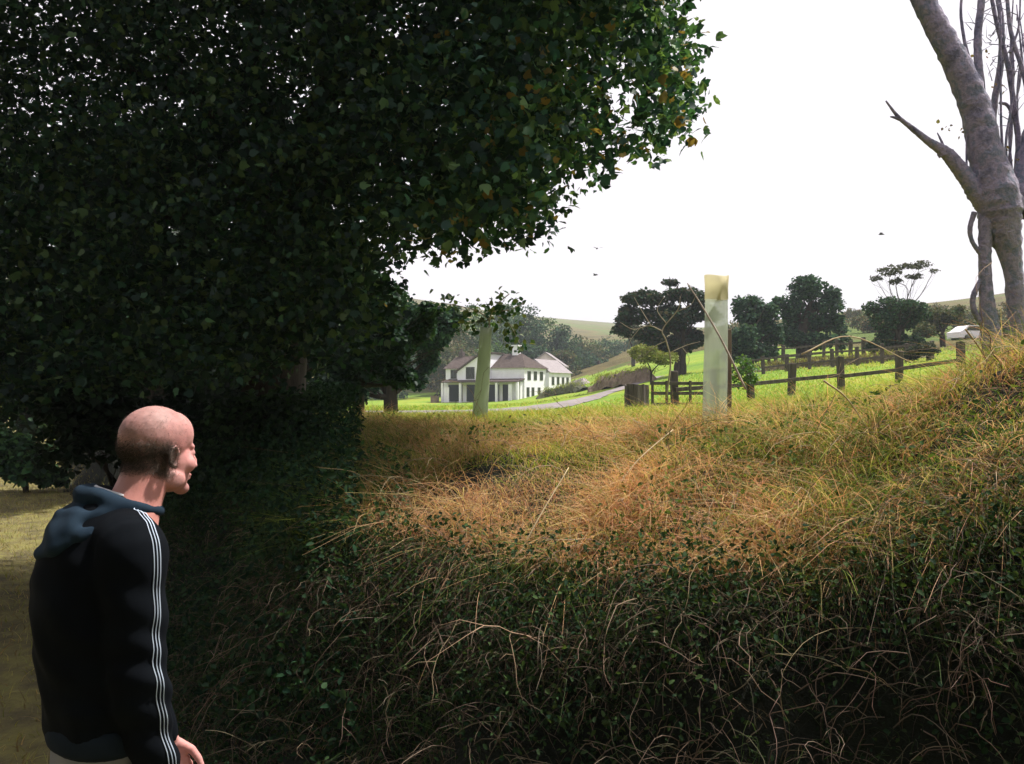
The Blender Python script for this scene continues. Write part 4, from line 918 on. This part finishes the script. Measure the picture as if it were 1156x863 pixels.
hair = sstep(.035, -.03, x)*sstep(-.062, -.035, z+.35*np.clip(x+.06, 0, .1))*sstep(.050, .004, z)*isx
scalp = sstep(.0, .06, z)*sstep(.09, .03, x)*isx*.28
stub = sstep(-.045, -.075, z)*sstep(.0, .03, x)*(z > -.13)*.38
neckred = sstep(-.02, -.07, z)*sstep(.03, -.02, x)
skin = skin*(1-.09*nzz[:, None])*(1+blotch[:, None]*np.array([[.05, -.07, -.06]])); skin = skin*(1-neckred[:, None]*.22)+np.array([.55, .20, .12])*neckred[:, None]*.22
f = np.clip(hair*(.78+.5*nzz)+scalp*(1.0+.6*nzz)+stub*(.8+.4*nzz), 0, .88)[:, None]; skin = skin*(1-f)+np.array([.085, .07, .062])*f
lips = ((np.abs(z+.066) < .011) & (x > .088) & (np.abs(y) < .022)); skin[lips] = (.44, .19, .165)
a = me.attributes.new('col', 'FLOAT_COLOR', 'POINT'); cc = np.ones((len(V), 4), np.float32); cc[:, :3] = np.clip(skin, .01, 1); a.data.foreach_set('color', cc.ravel())
m, n, b = new_mat('skin'); at = n.nodes.new('ShaderNodeAttribute'); at.attribute_name = 'col'; n.links.new(at.outputs['Color'], b.inputs['Base Color'])
b.inputs['Roughness'].default_value = .6; b.inputs['Specular IOR Level'].default_value = .35; b.inputs['Subsurface Weight'].default_value = .12; b.inputs['Subsurface Radius'].default_value = (.01, .004, .002); b.inputs['Subsurface Scale'].default_value = .6
bump(n, b, noise(n, 260, 4, .6, objco(n)), .25, .002); me.materials.append(m)
o = bpy.data.objects.new('body', me); C.objects.link(o); o.parent = man
NN = np.zeros(len(V)*3, np.float32); me.vertex_normals.foreach_get('vector', NN); NN = NN.reshape(-1, 3)
wt = np.clip(hair+scalp*.12, 0, 1); wt = wt/wt.sum(); i_ = rng.choice(len(V), 24000, p=wt); dn = unit(NN[i_]*.5+np.array([-.5, 0, -.6])+rng.normal(size=(24000, 3))*.35); sdv = unit(np.cross(dn, NN[i_]))*.00028
b_ = V[i_]+rng.normal(size=(24000, 3))*.0013; tip_ = b_+dn*.0035+NN[i_]*.0012
VV = np.stack([b_-sdv, b_+sdv, tip_+sdv*.6, tip_-sdv*.6], 1).reshape(-1, 3); QQ = np.arange(24000)[:, None]*4+np.array([[0, 1, 2, 3]])
o = mesh_np('cropped_hair', VV, QQ, M_stem, None, col=np.repeat(pick([(.08, .06, .05), (.14, .11, .09), (.05, .04, .035)], 24000), 4, axis=0)); o.parent = man; o['kind'] = 'stuff'
for s in (-1, 1):
    bm = bmesh.new(); bmesh.ops.create_uvsphere(bm, u_segments=20, v_segments=14, radius=.0115); o = obj_bm('eye', bm, plain('eye_white', (.75, .72, .7), .2), man, True); o.location = HM @ Vector((.068, s*.027, .002))
    bm = bmesh.new(); bmesh.ops.create_uvsphere(bm, u_segments=16, v_segments=10, radius=.0055); o2 = obj_bm('iris', bm, plain('iris_dark', (.06, .05, .04), .2), o, True); o2.location = (.0075, 0, 0)
def cloth(name, c1, c2, sc_=300, rough=.9):
    m, n, b = new_mat(name); n.links.new(ramp(n, noise(n, 9, 4, .6, objco(n)), [(.3, c1), (.7, c2)]), b.inputs['Base Color']); b.inputs['Roughness'].default_value = rough
    b.inputs['Specular IOR Level'].default_value = .08
    bump(n, b, noise(n, sc_, 3, .6, objco(n)), .3, .001); return m
M_jacket = cloth('dark_jersey', (.002, .003, .005), (.004, .006, .009)); M_hood = cloth('lit_blue_jersey', (.010, .020, .034), (.022, .040, .062))  # hood's blue is lightened to carry the light caught on its top
M_trouser = cloth('grey_jersey', (.20, .20, .22), (.27, .27, .29)); M_stripe = plain('stripe_white', (.42, .50, .62), .85); M_navy = cloth('navy_hem', (.010, .016, .026), (.016, .024, .038))
# jacket: torso, both sleeves, folds
bm = bmesh.new()
p, r = dense([(-.01, 0, .970, .165, .120), (-.015, 0, 1.0, .172, .130), (-.02, 0, 1.06, .174, .134), (-.028, 0, 1.18, .176, .138), (-.034, 0, 1.30, .178, .140), (-.026, 0, 1.38, .165, .125), (-.005, 0, 1.44, .135, .10), (.02, 0, 1.49, .10, .078), (.03, 0, 1.515, .072, .066)], 6); capsule(bm, p, r, 32)
for s in (-1, 1):
    a, b, c = [Vector(v) for v in SH[s]]
    p, r = dense([(*(a+Vector((-.01, -s*.05, .01))), .072), (*a, .080), (*a.lerp(b, .5), .073), (*b, .064), (*b.lerp(c, .5), .056), (*c, .043), (*(c+Vector((.006, 0, -.02))), .040)], 5); capsule(bm, p, r, 20)
me = remesh(bm, .0075, 8, .6)
V = np.zeros(len(me.vertices)*3, np.float32); me.vertices.foreach_get('co', V); V = V.reshape(-1, 3).astype(float); N = np.zeros(len(V)*3, np.float32); me.vertex_normals.foreach_get('vector', N); N = N.reshape(-1, 3)
fold = np.sin(V[:, 2]*62+V[:, 0]*26+3*np.sin(V[:, 1]*17+V[:, 2]*9))*.0028*sstep(1.42, 1.2, V[:, 2])+vnoise(V*13, 61)*.006+.003*np.sin(V[:, 2]*38+9*V[:, 1])*.6*(np.abs(V[:, 1]) > .17)
V += N*fold[:, None]; me.vertices.foreach_set('co', V.astype(np.float32).ravel()); me.update(); me.materials.append(M_jacket)
jk = bpy.data.objects.new('jacket', me); C.objects.link(jk); jk.parent = man
bvh = BVHTree.FromPolygons([tuple(v) for v in V], [tuple(p.vertices) for p in me.polygons])
# hem band
bm = bmesh.new(); p, r = dense([(-.01, 0, .935, .162, .116), (-.01, 0, .952, .174, .127), (-.012, 0, .982, .176, .130), (-.012, 0, 1.0, .170, .125)], 4); capsule(bm, p, r, 40)
me = bpy.data.meshes.new('hem'); bm.to_mesh(me); bm.free(); [setattr(q, 'use_smooth', True) for q in me.polygons]; me.materials.append(M_navy); o = bpy.data.objects.new('hem', me); C.objects.link(o); o.parent = jk
# three thin stripes down the near sleeve and over the shoulder
for s in (-1, 1):
    a, b, c = [Vector(v) for v in SH[s]]
    for off in (-.009, 0, .009):
        path = []
        cl_ = dense([(.045, s*.075, 1.49, 0), (.03, s*.13, 1.455, 0), (*a, 0), (*a.lerp(b, .5), 0), (*b, 0), (*b.lerp(c, .5), 0), (*c, 0)], 12)[0]
        for k, q in enumerate(cl_):
            q = Vector(q); t = k/(len(cl_)-1); out = Vector((.62+.2*t, s*1.0, .9*max(0, 1-t*3.2))).normalized(); tan = (Vector(cl_[min(k+1, len(cl_)-1)])-Vector(cl_[max(k-1, 0)])).normalized(); sd2 = out.cross(tan).normalized()
            hit = bvh.ray_cast(q+out*.3+sd2*off, -out, .4)
            if hit[0] is not None: path.append((hit[0]+hit[1]*.0015, sd2, hit[1]))
        bm = bmesh.new(); prev = None; hw = .0014
        for (q, sd2, nn_) in path:
            cur = [bm.verts.new(q-sd2*hw), bm.verts.new(q+nn_*.0015), bm.verts.new(q+sd2*hw)]
            if prev:
                bm.faces.new((prev[0], prev[1], cur[1], cur[0])); bm.faces.new((prev[1], prev[2], cur[2], cur[1]))
            prev = cur
        obj_bm('sleeve_stripe', bm, M_stripe, jk, True)
# hood lying round the neck
bm = bmesh.new(); ring = []
for k in range(25):
    q = k/24*2*math.pi; cth = math.cos(q)
    ring.append((.022+.082*cth, .086*math.sin(q), 1.496-.026*cth))
capsule(bm, ring, [(.017+.009*(1-math.cos(k/24*2*math.pi))/2) for k in range(25)], 14)
rot = Matrix.Rotation(R(-50), 3, 'Y').to_quaternion()
ico(bm, (-.098, 0, 1.445), (.070, .120, .034), rot, 4)
capsule(bm, [tuple(v) for v in smooth_path([(-.01, .118, 1.455), (-.07, .122, 1.44), (-.125, .09, 1.405), (-.150, .0, 1.388), (-.125, -.09, 1.405), (-.07, -.122, 1.44), (-.01, -.118, 1.455)], 5)], [.017]*31, 10)
capsule(bm, [tuple(v) for v in smooth_path([(.0, .085, 1.485), (-.06, .09, 1.475), (-.105, .0, 1.475), (-.06, -.09, 1.475), (.0, -.085, 1.485)], 5)], [.02]*21, 10)
me = remesh(bm, .005, 22, .7); V = np.zeros(len(me.vertices)*3, np.float32); me.vertices.foreach_get('co', V); V = V.reshape(-1, 3); me.vertex_normals.foreach_get('vector', N := np.zeros(len(V)*3, np.float32)); N = N.reshape(-1, 3)
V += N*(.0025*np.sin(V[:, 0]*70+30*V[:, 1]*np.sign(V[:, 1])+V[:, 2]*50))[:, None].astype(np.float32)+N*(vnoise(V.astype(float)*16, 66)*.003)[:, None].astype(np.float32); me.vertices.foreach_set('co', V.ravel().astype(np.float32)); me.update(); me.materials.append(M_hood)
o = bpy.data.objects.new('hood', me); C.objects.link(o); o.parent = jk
# white t-shirt collar
T = Tubes(); T.add([(.035+.070*math.cos(q), .069*math.sin(q), 1.512-.024*math.cos(q)) for q in np.linspace(0, 2*math.pi, 30)], [.005, .005], 8)
o = mesh_np('shirt_collar', np.concatenate(T.V), np.concatenate(T.Q), plain('collar_white', (.6, .6, .63), .8)); o.parent = man
# trousers and shoes
bm = bmesh.new(); p, r = dense([(-.01, 0, .80, .155, .118), (-.01, 0, .88, .165, .120), (-.008, 0, .96, .163, .118), (-.005, 0, 1.0, .155, .112)]); capsule(bm, p, r, 24)
for s in (-1, 1):
    p, r = dense([(-.01, s*.085, .88, .105), (.0, s*.095, .70, .095), (.02, s*.11, .49, .082), (0, s*.115, .30, .075), (-.03, s*.12, .09, .068)]); capsule(bm, p, r, 18)
me = remesh(bm, .008, 6); me.materials.append(M_trouser); o = bpy.data.objects.new('trousers', me); C.objects.link(o); o.parent = man
for s in (-1, 1):
    bm = bmesh.new(); p, r = dense([(-.09, s*.12, .05, .035, .03), (-.05, s*.12, .06, .042, .055), (.03, s*.125, .055, .046, .05), (.11, s*.13, .042, .046, .038), (.19, s*.135, .03, .03, .024)])
    capsule(bm, p, [max(q) for q in r], 16); box(bm, -.11, .21, s*.125-.045, s*.125+.045, 0.0, .028, .01); me = remesh(bm, .006, 4); me.materials.append(plain('shoe', (.03, .03, .032), .6)); o = bpy.data.objects.new('shoe', me); C.objects.link(o); o.parent = man

# ------------------------------------------------------------------ the air
m, n, b = new_mat('air'); n.nodes.remove(b); pv = n.nodes.new('ShaderNodeVolumePrincipled')
pv.inputs['Color'].default_value = (.85, .92, 1, 1); pv.inputs['Density'].default_value = .00055; pv.inputs['Anisotropy'].default_value = .0
n.links.new(pv.outputs[0], n.nodes['Material Output'].inputs['Volume'])
zmin = float(Z.min())-1; zmax = float(Z.max())+12
bm = bmesh.new(); box(bm, -3100, 3100, -3100, 3100, zmin, zmax); o = obj_bm('haze', bm, m); o['kind'] = 'stuff'
